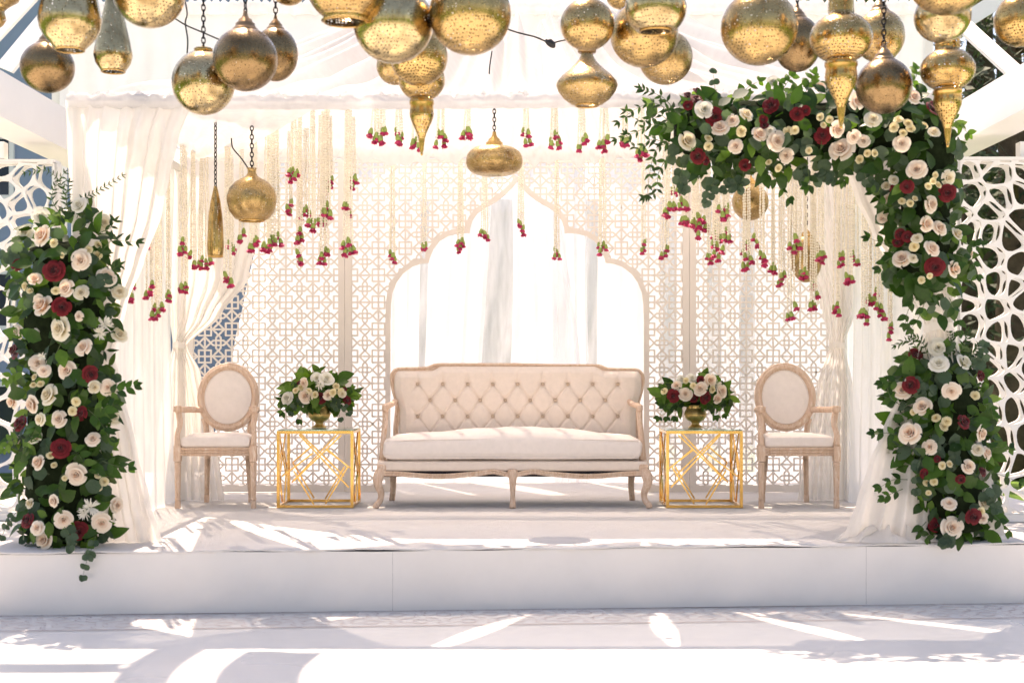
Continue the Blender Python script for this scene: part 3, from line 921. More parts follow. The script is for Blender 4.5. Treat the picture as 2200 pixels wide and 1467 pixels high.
TM = [tree_meshes(3, 9.5, 2.6, 7000), tree_meshes(8, 7.5, 2.2, 6000)]
def tree(label, x, y, k, s, rz):
    t = thing('tree', label, 'tree', (x, y, GZ), rz, 'trees round the garden')
    t.scale = (s, s, s)
    link('trunk', TM[k][0], t); link('crown', TM[k][1], t)
tree('dark tree behind the right carved screen, nearest one', 6.0, 17.0, 0, 1.0, .4)
tree('dark tree at the right edge beyond the right carved screen', 8.2, 19.0, 1, 1.25, 2.0)
tree('tall dark tree showing above the right pergola beam', 7.6, 23.0, 0, 1.35, 1.1)
tree('dark tree between the stucco building and the right screen', 4.6, 24.5, 1, .8, 3.0)
# garden trees on the guests' side: what the polished lanterns mirror
for i, (x, y, k, s) in enumerate([(-11, -13, 0, 1.1), (-5.5, -16, 1, 1.3), (0.5, -17, 0, 1.15), (6, -15, 1, 1.35), (11.5, -12, 0, 1.1), (-15, -5, 1, 1.2), (15, -4, 1, 1.2)]):
    tree(f'garden tree standing behind the camera, {ORD[i]} from the left', x, y, k, s, i * 1.3)
# ================================================================== FURNITURE
OAK = 'limed_oak'
def make_chair(label, loc, rz=0.0):
    """oval-back armchair; local origin on the floor under the seat centre, front towards -y"""
    t = thing('oval_back_armchair', label, 'chair', loc, rz, 'oval back armchairs flanking the sofa')
    for sx in (-1, 1):
        # front leg: carved block, rings, fluted taper, square foot
        x = sx * .258
        g = MB()
        g.rbox((x, -.20, .375), (.025, .025, .055), .004, 3)
        g.lathe([(.021, .318), (.024, .310), (.024, .304), (.020, .298), (.023, .290), (.023, .285)], (x, -.20, 0), 20)
        g.lathe([(.0225, .286), (.0215, .20), (.0185, .10), (.017, .075)], (x, -.20, 0), 24, flute=.10)
        g.lathe([(.017, .076), (.020, .070), (.020, .062), (.017, .056)], (x, -.20, 0), 20)
        g.rbox((x, -.20, .028), (.0175, .0175, .0275), .003, 2)
        g.build('leg', OAK, t)
        g = MB()
        xr = sx * .145
        g.lathe([(.024, .372), (.025, .350), (.020, .335), (.023, .322), (.019, .312)], (xr, .22, 0), 20)
        top = Vector((xr, .22, .314)); bot = Vector((xr * 1.08, .25, .055))
        g.tube([top, top.lerp(bot, .5), bot], [.0205, .019, .0165], 20, flute=.10)
        g.rbox((xr * 1.085, .252, .029), (.0165, .0165, .028), .003, 2)
        g.build('leg', OAK, t)
        # arm post, swept back a little, and the arm with its scroll
        g = MB()
        pp = spline([(x, -.205, .425), (x + sx * .004, -.195, .50), (x - sx * .006, -.160, .575), (x + sx * .006, -.150, .655)], 10)
        g.tube(pp, [.024, .022, .020, .019, .0185, .019, .02, .021, .022, .0225, .0225], 12, flute=.08)
        g.build('arm_post', OAK, t)
        g = MB()
        ap = spline([(x + sx * .004, -.185, .675), (x, -.10, .672), (x - sx * .012, .02, .668), (sx * .215, .14, .665), (sx * .185, .205, .662)], 14)
        g.tube(ap, [.021] * 4 + [.0195] * 11, 12, flat=(1.0, 1.15), flute=.06)
        for k in range(5):
            g.tube([(x - .024 + k * .012, -.197, .658), (x - .024 + k * .012, -.197, .694)], .0072, 8)
        g.lathe([(.0, -.024), (.018, -.024), (.022, -.018), (.022, .018), (.018, .024), (0, .024)], (x, -.185, .676), 12)
        g.build('armrest', OAK, t)
        # short stile joining the oval to the seat
        g = MB()
        g.tube(spline([(sx * .150, .225, .40), (sx * .152, .228, .47), (sx * .160, .235, .55), (sx * .176, .238, .60)], 8), .021, 10, flat=(1.0, 1.0), flute=.06)
        g.build('back_stile', OAK, t)
    # seat rails with reeded mouldings
    g = MB()
    g.rbox((0, -.205, .388), (.236, .016, .030), .004, 3)
    for z in (.370, .388, .406): g.tube([(-.234, -.222, z), (.234, -.222, z)], .0065, 8)
    for sx in (-1, 1):
        a = Vector((sx * .258, -.18, .388)); b = Vector((sx * .165, .215, .388))
        g.tube([a, b], .030, 4, flat=(1, .6), smooth=False)
    g.rbox((0, .222, .388), (.135, .016, .030), .004, 3)
    g.build('seat_rail', OAK, t)
    g = MB()
    g.add([(-.23, -.19, .357), (.23, -.19, .357), (.14, .21, .357), (-.14, .21, .357)], [(0, 1, 2, 3)], False)
    g.build('dust_cover', 'under_fabric', t)
    g = MB()
    def shape(w):
        k = clamp((w.y + .21) / .42); w = w.copy()
        w.x *= lerp(1.0, .68, k * k)
        if w.z > 0: w.z += .018 * (1 - (w.x / .25) ** 2) * (1 - (w.y / .22) ** 2)
        return w
    g.rbox((0, -.002, .452), (.240, .215, .042), .030, 10, fn=shape)
    g.build('seat_cushion', 'linen_pale', t)
    # oval back, raked a little
    cz, rx, ry = .752, .194, .218
    rake = .13
    def ov(th, r_off, dep):
        x = cos(th) * (rx + r_off); z = sin(th) * (ry + r_off)
        return Vector((x, .232 + z * rake + dep, cz + z))
    g = MB()
    prof = [(-.026, .016), (-.026, -.006), (-.021, -.014), (-.014, -.012), (-.011, -.018), (0, -.025), (.010, -.020), (.013, -.014), (.019, -.016), (.025, -.008), (.026, .004), (.022, .018), (0, .022), (-.026, .016)]
    g.grid(lambda u, v: ov(2 * pi * u, *[lerp(a, b, v * (len(prof) - 1) - int(min(v * (len(prof) - 1), len(prof) - 2))) for a, b in zip(prof[int(min(v * (len(prof) - 1), len(prof) - 2))], prof[int(min(v * (len(prof) - 1), len(prof) - 2)) + 1])]), 72, len(prof) - 1)
    g.build('back_frame', OAK, t)
    for dep, nm in ((-1, 'back_cushion'), (1, 'back_panel')):
        g = MB()
        def cu(u, v, dep=dep):
            r_ = sin(v * pi / 2); th = 2 * pi * u * dep
            x = cos(th) * (rx - .020) * r_; z = sin(th) * (ry - .020) * r_
            b = (1 - r_ ** 2.4) * .020
            return Vector((x, .232 + z * rake + dep * (.004 + b), cz + z))
        g.grid(cu, 48, 14)
        g.build(nm, 'linen_pale', t)
    g = MB()
    g.tube([ov(2 * pi * k / 64, -.030, -.008) for k in range(65)], .004, 6, caps=False)
    g.build('piping', 'linen_pale', t)
    return t
make_chair('limed oak armchair with oval pale back at the left end of the stage', (-2.022, 9.90, 0), 0.0)
make_chair('limed oak armchair with oval pale back at the right end of the stage', (1.952, 9.90, 0), radians(1.5))

# ---- sofa
sofa = thing('tufted_sofa', 'cream button-tufted settee with limed oak frame in the centre of the stage', 'sofa', (.003, 9.98, 0), radians(.25))
SB = 10.30 - 9.98            # back plane, local y
def sp(px, py, d=10.30): 
    p = P(px, py, d); return (p.x, p.z)
outl = [(846, 960), (845, 923), (848, 890), (849, 868), (842, 840), (838, 819), (839, 804), (846, 794), (858, 789.5), (890, 789), (915, 788), (925, 785), (934, 781.5), (950, 780.5), (1020, 780.5), (1110, 780.5)]
mir = [(2222 - x, y + 2) for x, y in reversed(outl[:-1])]
ol = [Vector((sp(x, y)[0], SB + .02, sp(x, y)[1])) for x, y in outl + mir]
sm = spline(ol, 120)
g = MB()
fw = .0185
for prof_r, dy in ((fw, 0), (.010, -.017), (.008, -.016)):
    off = 0 if prof_r == fw else (.011 if prof_r == .010 else -.012)
    c = Vector((0, SB, .7))
    pts = []
    for i, p in enumerate(sm):
        tt = (sm[min(i + 1, len(sm) - 1)] - sm[max(i - 1, 0)]).normalized(); nn = Vector((-tt.z, 0, tt.x))
        pts.append(p - nn * (.018 - off) + Vector((0, dy, 0)))
    g.tube(pts, prof_r, 12)
g.build('back_frame', OAK, sofa)
# tufted upholstery
bsp, rsp = .181, .118
zb0 = sp(0, 894)[1]; x00 = sp(897, 0)[0]
btn = []
for r_ in range(3):
    nb = 8 if r_ == 1 else 9
    for k in range(nb): btn.append((x00 + (k + (.5 if r_ == 1 else 0)) * bsp, zb0 + r_ * rsp * .985))
def ztop(x):
    ax = abs(x)
    return .985 - .032 * sstep((ax - .54) / .08) - .05 * sstep((ax - .85) / .05)
def tuft(x, z):
    a = (x - x00) / bsp; b = (z - zb0) / (2 * rsp * .985)
    h = 1.0
    def cr(t): 
        d = abs(t - round(t)); return exp(-(d / .055) ** 2)
    zt_ = zb0 + 2 * rsp
    fade = 1 - sstep((z - zt_) / .02)
    edge = sstep((x - (x00 - .06)) / .06) * sstep(((x00 + 8 * bsp + .06) - x) / .06)
    c = max(cr(a + b), cr(a - b)) * fade * edge
    up = cr(a) * sstep((z - zt_) / .02) * edge * (1 - sstep((z - zt_ - .07) / .04)) 
    h -= .42 * max(c, up * .55)
    for bx_, bz_ in btn:
        d2 = (x - bx_) ** 2 + (z - bz_) ** 2
        if d2 < .006: h -= .62 * exp(-d2 / (.023 ** 2)) + .25 * exp(-d2 / (.045 ** 2))
    return h
g = MB()
def up_(u, v):
    x = lerp(-.885, .885, u); zt_ = ztop(x) - .012; z = lerp(.36, zt_, v)
    side = .858 + .040 * sstep((z - .64) / .18)
    x = x / .885 * side
    ed = min(1, (1 - abs(x) / side) / .06) ; et = min(1, (zt_ - z) / .05)
    e_ = sqrt(clamp(ed)) * sqrt(clamp(et))
    return (x + .041, SB + .006 - .052 * e_ * (.45 + .55 * tuft(x + .041, z)), z)
g.grid(up_, 300, 110)
back = g.build('backrest', 'linen', sofa)
g = MB(); g.lathe([(0, -.007), (.007, -.0065), (.0115, -.003), (.0125, .001), (.010, .006)], (0, 0, 0), 14)
bm_ = g.mesh('button', 'button')
for bx_, bz_ in btn:
    if bz_ < .52: continue
    o = link('button', bm_, back, (bx_, SB - .024, bz_)); o.rotation_euler = (radians(-90), 0, 0)
for bx_, bz_ in btn:
    if bz_ < .52:
        o = link('button', bm_, back, (bx_, SB - .024, bz_)); o.rotation_euler = (radians(-90), 0, 0)
g = MB(); g.add([(-.82, SB + .012, .35), (.90, SB + .012, .35), (.90, SB + .012, .925), (-.82, SB + .012, .925)], [(3, 2, 1, 0)], False)
g.build('back_panel', 'linen', sofa)
# seat deck band, apron, cushion
g = MB(); g.rbox((0, .02, .288), (.926, .30, .040), .028, 10); g.build('seat_band', 'linen', sofa)
g = MB()
def apron_z(x):
    ax = abs(x)
    return .236 - .020 * sin(pi * clamp((ax - .16) / .70)) ** 2 + .012 * exp(-((ax - .14) / .07) ** 2) - .012 * exp(-(ax / .06) ** 2)
for dz, r_, dy in ((0, .0155, 0), (.013, .008, -.011), (-.008, .007, -.010)):
    g.tube([(lerp(-.905, .905, k / 90), -.272 + dy, apron_z(lerp(-.905, .905, k / 90)) + dz) for k in range(91)], r_, 8)
g.build('apron', OAK, sofa)
g = MB(); g.add([(-.9, -.26, .226), (.9, -.26, .226), (.9, .30, .226), (-.9, .30, .226)], [(0, 1, 2, 3)], False)
g.add([(-.9, -.262, .215), (.9, -.262, .215), (.9, -.262, .262), (-.9, -.262, .262)], [(0, 1, 2, 3)], False)
g.build('dust_cover', 'under_fabric', sofa)
g = MB()
def cush(w):
    w = w.copy(); fx = 1 - (abs(w.x) / .90) ** 2.2; fy = 1 - (w.y / .31) ** 2
    if w.z > 0: w.z += .062 * max(0, fx) * (.3 + .7 * max(0, fy)) + .008 * sin(w.x * 5 + 1) + .004 * sin(w.x * 17 + w.y * 9)
    else: w.z -= .003 * sin(w.x * 7)
    w.y -= .012 * (1 - (w.z / .09) ** 2) * (1 if w.y < 0 else 0) * max(0, fx)
    w.x += .004 * sin(w.z * 30)
    return w
g.rbox((0, -.005, .404), (.888, .285, .074), .055, 22, fn=cush)
cs = g.build('seat_cushion', 'linen_pale', sofa)
for zz, dy in ((.462, -.286), (.345, -.285)):
    g = MB()
    g.tube([(lerp(-.86, .86, k / 60), dy + .016 * (abs(lerp(-1, 1, k / 60)) ** 10), zz + (.012 * (1 - (lerp(-1, 1, k / 60)) ** 2) if zz > .4 else 0)) for k in range(61)], .0048, 6)
    g.build('piping', 'linen_pale', cs)
for sx in (-1, 1):
    # cabriole front legs, sabre rear legs
    g = MB()
    x = sx * .895
    lp = spline([(x, -.262, .262), (x + sx * .022, -.285, .215), (x + sx * .024, -.287, .165), (x + sx * .004, -.262, .105), (x + sx * .010, -.262, .055), (x + sx * .034, -.280, .022), (x + sx * .038, -.284, .003)], 22)
    g.tube(lp, [.034, .036, .037, .037, .036, .0345, .033, .031, .029, .027, .025, .0235, .022, .021, .0205, .0205, .021, .0215, .022, .0225, .0225, .0215, .019], 14, flute=.07)
    g.rbox((x, -.262, .272), (.030, .026, .028), .010, 4)
    g.build('leg', OAK, sofa)
    g = MB()
    xr = sx * .86
    g.tube(spline([(xr, .27, .25), (xr, .275, .18), (xr, .30, .10), (xr + sx * .012, .34, .003)], 12), [.030, .029, .028, .0265, .025, .024, .023, .0225, .022, .022, .022, .022, .021], 12, flat=(1, 1))
    g.build('leg', OAK, sofa)
    # arm: stump, scroll, rail back to the frame
    xa = sx * .875
    g = MB()
    g.tube(spline([(xa + sx * .022, -.19, .325), (xa + sx * .016, -.178, .45), (xa + sx * .006, -.150, .58), (xa + sx * .004, -.130, .665)], 14), [.026, .024, .0225, .0215, .021, .0205, .020, .020, .020, .020, .020, .021, .0215, .022, .022], 12, flute=.08)
    g.build('arm_post', OAK, sofa)
    g = MB()
    g.tube(spline([(xa + sx * .004, -.150, .680), (xa + sx * .002, -.08, .692), (xa - sx * .005, .05, .695), (xa - sx * .02, .20, .705), (xa - sx * .03, .30, .72)], 14), [.024] * 4 + [.0205] * 11, 12, flute=.06)
    g.lathe([(0, -.022), (.018, -.022), (.023, -.015), (.023, .015), (.018, .022), (0, .022)], (xa + sx * .004, -.150, .682), 14)
    g.build('armrest', OAK, sofa)
g = MB()
lp = spline([(0, -.272, .262), (0, -.285, .20), (0, -.282, .13), (0, -.268, .075), (0, -.272, .03), (0, -.288, .003)], 18)
g.tube(lp, [.036, .036, .033, .029, .026, .0235, .0215, .020, .0185, .0175, .017, .0175, .0185, .0195, .021, .0225, .024, .0235, .021], 14, flute=.07)
g.build('leg', OAK, sofa)

# ---- gold side tables
BARS = [((.28, .97), (.96, .26)), ((.86, .965), (.21, .35)), ((.467, .72), (.05, .41)), ((.663, .777), (.946, .54)), ((.946, .54), (.64, .04)), ((.206, .48), (.48, .03))]
def make_table(label, loc, mirror):
    t = thing('glass_side_table', label, 'side table', loc, 0, 'gold side tables beside the sofa')
    W, Dp, H = .262, .235, .528; w = .020
    g = MB()
    for sx in (-1, 1):
        for sy in (-1, 1): g.box((sx * (W - w / 2) - w / 2, sy * (Dp - w / 2) - w / 2, .002), (sx * (W - w / 2) + w / 2, sy * (Dp - w / 2) + w / 2, H))
    g.build('posts', 'gold_bar', t) if False else None
    for sx in (-1, 1):
        for sy in (-1, 1):
            g = MB(); g.box((sx * (W - w / 2) - w / 2, sy * (Dp - w / 2) - w / 2, .002), (sx * (W - w / 2) + w / 2, sy * (Dp - w / 2) + w / 2, H)); g.build('post', 'gold_bar', t)
    for z in (.002, H - w):
        for s_ in (-1, 1):
            g = MB(); g.box((-W + w, s_ * (Dp - w / 2) - w / 2 + .001, z + .001), (W - w, s_ * (Dp - w / 2) + w / 2 - .001, z + w - .001)); g.build('rail', 'gold_bar', t)
            g = MB(); g.box((s_ * (W - w / 2) - w / 2 + .001, -Dp + w, z + .001), (s_ * (W - w / 2) + w / 2 - .001, Dp - w, z + w - .001)); g.build('rail', 'gold_bar', t)
    for face in range(4):
        for k, ((u0, v0), (u1, v1)) in enumerate(BARS):
            if face in (1, 3): u0, v0, u1, v1 = 1 - u1, v1, 1 - u0, v0
            if face == 2: u0, u1 = 1 - u0, 1 - u1
            if mirror: u0, u1 = 1 - u0, 1 - u1
            def q(u, v):
                a = lerp(-1, 1, u); z = lerp(.01, H - .01, v); ins = .007 + .001 * k
                if face == 0: return (a * (W - .012), -Dp + ins, z)
                if face == 2: return (a * (W - .012), Dp - ins, z)
                if face == 1: return (W - ins, a * (Dp - .012), z)
                return (-W + ins, a * (Dp - .012), z)
            g = MB(); g.bar(q(u0, v0), q(u1, v1), .0098); g.build('brace', 'gold_bar', t)
    g = MB(); g.rbox((0, 0, H + .005), (W - .004, Dp - .004, .004), .002, 2); g.build('glass_top', 'table_glass', t)
    return t
make_table('gold geometric cube table with glass top between left chair and sofa', (-1.345, 9.945, 0), False)
make_table('gold geometric cube table with glass top between sofa and right chair', (1.315, 9.945, 0), True)

# ================================================================== LANTERNS
def chain_mesh(g, x, y, z0, z1, link=.034):
    n = max(1, int((z1 - z0) / (link * .74)))
    for i in range(n):
        z = z0 + (i + .5) * (z1 - z0) / n; pts = []
        for k in range(11):
            th = 2 * pi * k / 10
            a = cos(th) * link * .27; b = sin(th) * link * .5
            pts.append((x + (a if i % 2 else a * .15), y + (a * .15 if i % 2 else a), z + b))
        g.tube(pts, .0032, 5, caps=False)
def circ(r, ry=None, a0=-90, a1=82, n=26):
    ry = ry or r
    return [(r * cos(radians(lerp(a0, a1, k / n))), ry * sin(radians(lerp(a0, a1, k / n)))) for k in range(n + 1)]
def lantern(label, px, py, d, prof, mat, cap='cone', top=None, chain_to=None, ring=False, capmat='bronze_cap', bulb=False, n=44, sub=None):
    """prof: (radius, height above centre) in photograph pixels at depth d"""
    if d < 8.05: d = 5.45 + (d - 5.5) * .68
    s = d / 3055.0; c = P(px, py, d)
    t = thing('pendant_lantern', label, 'lantern', c, R.uniform(0, 6.28), 'hanging pierced brass lanterns')
    pr = [(max(r_, .01) * s, z * s) for r_, z in prof]
    g = MB(); g.lathe(pr, (0, 0, 0), n); g.build('body', mat, t)
    zt_ = max(z for _, z in prof); rmax = max(r_ for r_, _ in prof)
    if sub:
        for nm, pf, m in sub:
            g = MB(); g.lathe([(max(r_, .01) * s, z * s) for r_, z in pf], (0, 0, 0), n); g.build(nm, m, t)
    ztop_ = zt_
    if cap == 'cone':
        k = rmax
        cp = [(.40 * k, -.05 * k), (.40 * k, .0), (.36 * k, .02 * k), (.30 * k, .12 * k), (.30 * k, .17 * k), (.23 * k, .22 * k), (.20 * k, .30 * k), (.12 * k, .36 * k), (.08 * k, .44 * k), (.06 * k, .56 * k), (.01, .57 * k)]
        g = MB(); g.lathe([(r_ * s, (zt_ - .04 * k + z) * s) for r_, z in cp], (0, 0, 0), 28); g.build('cap', capmat, t); ztop_ = zt_ + .5 * k
    elif cap == 'ring':
        k = rmax
        cp = [(.01, -.06 * k), (.28 * k, -.06 * k), (.30 * k, -.03 * k), (.30 * k, .06 * k), (.27 * k, .08 * k), (.05 * k, .09 * k), (.04 * k, .18 * k), (.01, .19 * k)]
        g = MB(); g.lathe([(r_ * s, (zt_ + z) * s) for r_, z in cp], (0, 0, 0), 28); g.build('cap', capmat, t); ztop_ = zt_ + .14 * k
    if ring:
        zb_ = min(z for _, z in prof); rb = prof[0][0]
        g = MB(); g.tube([(cos(2 * pi * k / 30) * rb * s, sin(2 * pi * k / 30) * rb * s, zb_ * s) for k in range(31)], 2.2 * s, 6, caps=False); g.build('rim', 'brass_plain', t)
    zc = chain_to if chain_to is not None else 4.30
    if zc - c.z > ztop_ * s + .03:
        g = MB(); chain_mesh(g, 0, 0, ztop_ * s - .01, zc - c.z); g.build('chain', 'black_metal', t)
    return t
def finial(scale_b, bulb_w, bulb_h, neck_w, neck_h, cw, ch, tip):
    """bulb above a collar above a long pierced cone; origin at bulb centre"""
    bulb = [(neck_w, bulb_h + neck_h), (neck_w * .96, bulb_h + neck_h * .6), (neck_w, bulb_h + 2)] + [(bulb_w * cos(radians(a)), bulb_h * sin(radians(a))) for a in range(66, -67, -6)] + [(cw, -bulb_h * .96)]
    bulb = [b for b in bulb]
    collar = [(cw * 1.0, -bulb_h * .93), (cw * 1.06, -bulb_h * .98), (cw * 1.06, -bulb_h * .98 - ch * .3), (cw * .98, -bulb_h * .98 - ch * .5), (cw * 1.03, -bulb_h * .98 - ch)]
    z0 = -bulb_h * .98 - ch; L = tip
    cone = [(cw * 1.03, z0), (cw * 1.05, z0 - L * .06), (cw * 1.0, z0 - L * .15), (cw * .82, z0 - L * .27), (cw * .60, z0 - L * .39), (cw * .40, z0 - L * .51), (cw * .28, z0 - L * .62)]
    spike = [(cw * .28, z0 - L * .62), (cw * .24, z0 - L * .72), (cw * .17, z0 - L * .86), (cw * .10, z0 - L * .96), (cw * .12, z0 - L * .975), (.5, z0 - L)]
    return bulb, [('collar', collar, 'brass_plain'), ('lower_cone', cone, 'brass_lace'), ('spike', spike, 'brass_plain')]
L_ = lantern
bowl = [(30, -64), (33, -60), (52, -40), (63, -20), (67, 0), (66, 10), (60, 40), (52, 75), (44, 110)]
L_('golden gourd lantern cut by the left edge at the top', -14, 8, 6.0, [(6, -58), (20, -46), (27, -34), (24, -22), (22, -14), (34, -4), (52, 8), (58, 24), (50, 44), (30, 58)], 'brass_gold')
L_('mercury glass bowl lantern with open bottom overlapping a dark sphere at top left', 150, 44, 5.9, bowl, 'brass_mercury', ring=True)
L_('dark bronze sphere lantern at the far left below a glass bowl lantern', 102, 145, 7.4, circ(57, 55), 'brass_dark')
L_('silvery teardrop lantern dotted with holes, fourth from the left', 243, 120, 7.2, [(24, -34), (27, -31), (37, -16), (41, 0), (40, 8), (36, 32), (28, 66), (20, 100), (14, 130)], 'brass_mercury', ring=True)
L_('large gold sphere lantern cut by the top edge left of a chain', 320, -18, 6.0, circ(78), 'brass_mercury')
L_('mottled silver gold sphere lantern on a black chain at upper left', 437, 178, 7.2, circ(67, 69), 'brass_mercury', cap='ring', capmat='brass_plain')
L_('smooth dark bronze sphere lantern with stepped cap at upper left', 527, 128, 6.9, circ(69, 68), 'brass_dark')
L_('bronze sphere lantern half hidden behind a smooth dark sphere', 592, 117, 7.5, circ(48, 58), 'brass_dark')
L_('small gold lantern bottom peeking at the top edge left of centre', 620, -18, 7.4, circ(36, 30), 'brass_gold')
L_('wide gold lantern with dark open bottom cut by the top edge', 742, -32, 5.7, [(46, -80), (52, -78)] + circ(84, 82, -58, 80), 'brass_gold', ring=True)
L_('large shiny gold sphere lantern left of centre at the top', 845, 50, 5.9, circ(86), 'brass_mercury')
L_('largest gold sphere lantern in the top centre', 1010, 30, 5.8, circ(88), 'brass_gold')
L_('gold sphere lantern hidden behind the shiny sphere left of centre', 900, 122, 7.0, circ(62), 'brass_lace')
L_('small gold sphere lantern low behind the others left of centre', 850, 142, 7.5, circ(41), 'brass_fine')
b_, s_ = finial(1, 50, 46, 22, 20, 25, 22, 96)
L_('pierced finial lantern ending in a spike, left of centre', 906, 172, 7.3, b_, 'brass_lace', cap='cone', capmat='brass_plain', sub=s_)
L_('gold sphere lantern hanging above a saucer lantern right of centre', 1262, 53, 6.6, circ(58, 56), 'brass_gold')
L_('bronze saucer lantern with a tall flared neck right of centre', 1261, 184, 7.5, [(24, -43), (34, -40), (50, -28), (62, -12), (66, 0), (64, 8), (54, 20), (38, 34), (24, 47), (16, 58), (13, 66), (13, 74)], 'brass_fine', cap='ring', ring=True)
L_('brown gold sphere lantern right of centre behind a glass globe', 1384, 74, 6.8, circ(73, 71), 'brass_gold')
L_('clear gold globe lantern with open bottom cut by the top edge', 1409, 18, 6.0, [(34, -50), (38, -48)] + circ(66, 62, -52, 80), 'brass_mercury', ring=True)
L_('pierced gold sphere lantern lowest of the trio right of centre', 1430, 124, 7.6, circ(58), 'brass_fine')
L_('gold lantern top barely showing behind the right of centre trio', 1335, -14, 8.0, circ(35), 'brass_gold')
L_('big weathered gold sphere lantern right of the saucer lantern', 1631, 60, 6.2, circ(82, 80), 'brass_gold')
L_('egg shaped dark lantern between big sphere and finial lantern', 1713, 95, 7.4, circ(50, 60), 'brass_dark')
b_, s_ = finial(1, 67, 54, 28, 40, 33, 24, 118)
L_('large pierced finial lantern with long spike before the floral garland', 1807, 82, 6.6, b_, 'brass_lace', capmat='brass_plain', sub=s_)
L_('bronze sphere lantern behind the large finial lantern at right', 1890, 78, 7.5, circ(53, 57), 'brass_fine')
L_('smooth bronze sphere lantern on a chain hanging before the garland', 1899, 185, 7.1, circ(60, 60), 'brass_dark', capmat='bronze_cap')
L_('big gold lantern cut by the top edge near the right corner', 2038, -58, 5.6, circ(90), 'brass_gold')
L_('gold lantern pierced with stars above the rightmost finial lantern', 2025, 36, 6.2, circ(60, 56), 'brass_mercury')
b_, s_ = finial(1, 58, 46, 27, 16, 29, 16, 106)
L_('rightmost pierced finial lantern with spike before the white beam', 2036, 150, 7.0, b_, 'brass_lace', capmat='brass_plain', sub=s_, cap='ring')
L_('pierced gold sphere lantern at the right edge', 2192, 44, 6.6, circ(55, 57), 'brass_lace')
L_('wide onion lantern hanging from a chain above the left chair', 541, 424, 8.25, [(26, -50), (36, -46), (48, -30), (53, -10), (53, 2), (48, 18), (36, 32), (22, 40), (13, 45), (9, 52), (9, 60), (12, 62)], 'brass_fine', cap=None, chain_to=2.66, ring=True)
L_('slender cone lantern pierced with dots above the left chair', 463, 480, 8.3, [(15, -71), (17, -68), (18, -50), (17, -20), (15, 15), (11, 45), (6, 68), (3, 80)], 'brass_lace', cap=None, chain_to=2.62, ring=True)
L_('flat saucer lantern hanging from a chain over the arch', 1062, 346, 8.9, [(.1, -32)] + [(61 * abs(cos(radians(a))) ** .62, 32 * math.copysign(abs(sin(radians(a))) ** .9, a)) for a in range(-84, 67, 6)] + [(24, 31)], 'brass_fine', cap='cone', capmat='brass_plain', chain_to=2.80)
L_('pierced sphere lantern hanging under the floral garland', 1612, 434, 8.9, circ(39, 40), 'brass_fine', cap='cone', capmat='brass_plain', chain_to=2.7)
L_('dark pierced sphere lantern on a black chain above the right chair', 1732, 556, 9.2, circ(34, 51), 'brass_fine', cap='cone', capmat='brass_plain', chain_to=2.7)
# shade cloths added above the lanterns, out of the picture; they throw the bars of shade on the left of the floor
for lab, (gx0, gx1, gy0, gy1) in (('left narrow shade cloth added out of view above the lanterns', (-1.64, -1.40, 5.3, 6.5)), ('wide shade cloth added out of view above the lanterns', (-1.22, -.86, 5.3, 6.42)), ('crosswise shade cloth added out of view above the left lanterns', (-3.4, -1.66, 5.98, 6.18))):
    hz = 4.25; hh = hz - GZ; dy = hh / math.tan(radians(SUN_EL)) * cos(radians(SUN_AZ)); dx = hh / math.tan(radians(SUN_EL)) * sin(radians(SUN_AZ))
    g = MB()
    g.grid(lambda u, v: (lerp(gx0, gx1, u) + dx + .02 * sin(v * 7), lerp(gy0, gy1, v) + dy + .02 * sin(u * 6), hz - .06 * sin(pi * u) * sin(pi * v)), 12, 12)
    tag(g.build('added_shade_cloth', 'valance_cloth'), lab, 'shade cloth')
# overhead rods the front lanterns hang from (above the picture)
for i, y in enumerate((5.55, 5.8, 6.2, 6.5, 6.8)):
    g = MB(); g.tube([(-3.0, y, 4.31), (3.0, y, 4.31)], .012, 8)
    tag(g.build('hanging_rod', 'black_metal'), f'thin black rod carrying lanterns above the frame, {ORD[i]} from the camera', 'rod')
# string light cable with one empty socket before the roof cloth
sl = thing('string_light', 'black cable with one socket sagging before the white roof cloth', 'cable', P(1180, 90, 8.2))
b0 = Vector(sl.location)
g = MB(); g.tube([p - b0 for p in spline([P(1040, 40, 8.2), P(1098, 66, 8.2), P(1150, 80, 8.2), P(1182, 92, 8.2), P(1215, 86, 8.2), P(1300, 70, 8.2)], 20)], .005, 6); g.build('cable', 'black_cable', sl)
g = MB(); g.tube([p - b0 for p in (P(1172, 86, 8.2), P(1180, 91, 8.2), P(1188, 98, 8.2), P(1191, 103, 8.2))], [.012, .022, .02, .008], 10); g.build('socket', 'black_cable', sl)
for lab, pts, d in (('thin black cable looping left of the onion lantern chain', [(497, 297), (500, 318), (518, 340), (533, 362), (538, 372)], 8.25),
                    ('thin black cable crossing behind the upper left lanterns', [(375, 40), (400, 55), (430, 68), (470, 85)], 7.2),
                    ('thin black cable dangling beside the upper left silver sphere', [(397, 0), (402, 30), (398, 50), (403, 85), (402, 115)], 7.2),
                    ('short black wire hanging before the roof cloth in the centre', [(1057, 110), (1054, 130), (1052, 145), (1051, 160)], 8.3)):
    g = MB(); g.tube(spline([P(x, y, d) for x, y in pts], 16), .0042, 5)
    tag(g.build('cable', 'black_cable'), lab, 'cable')
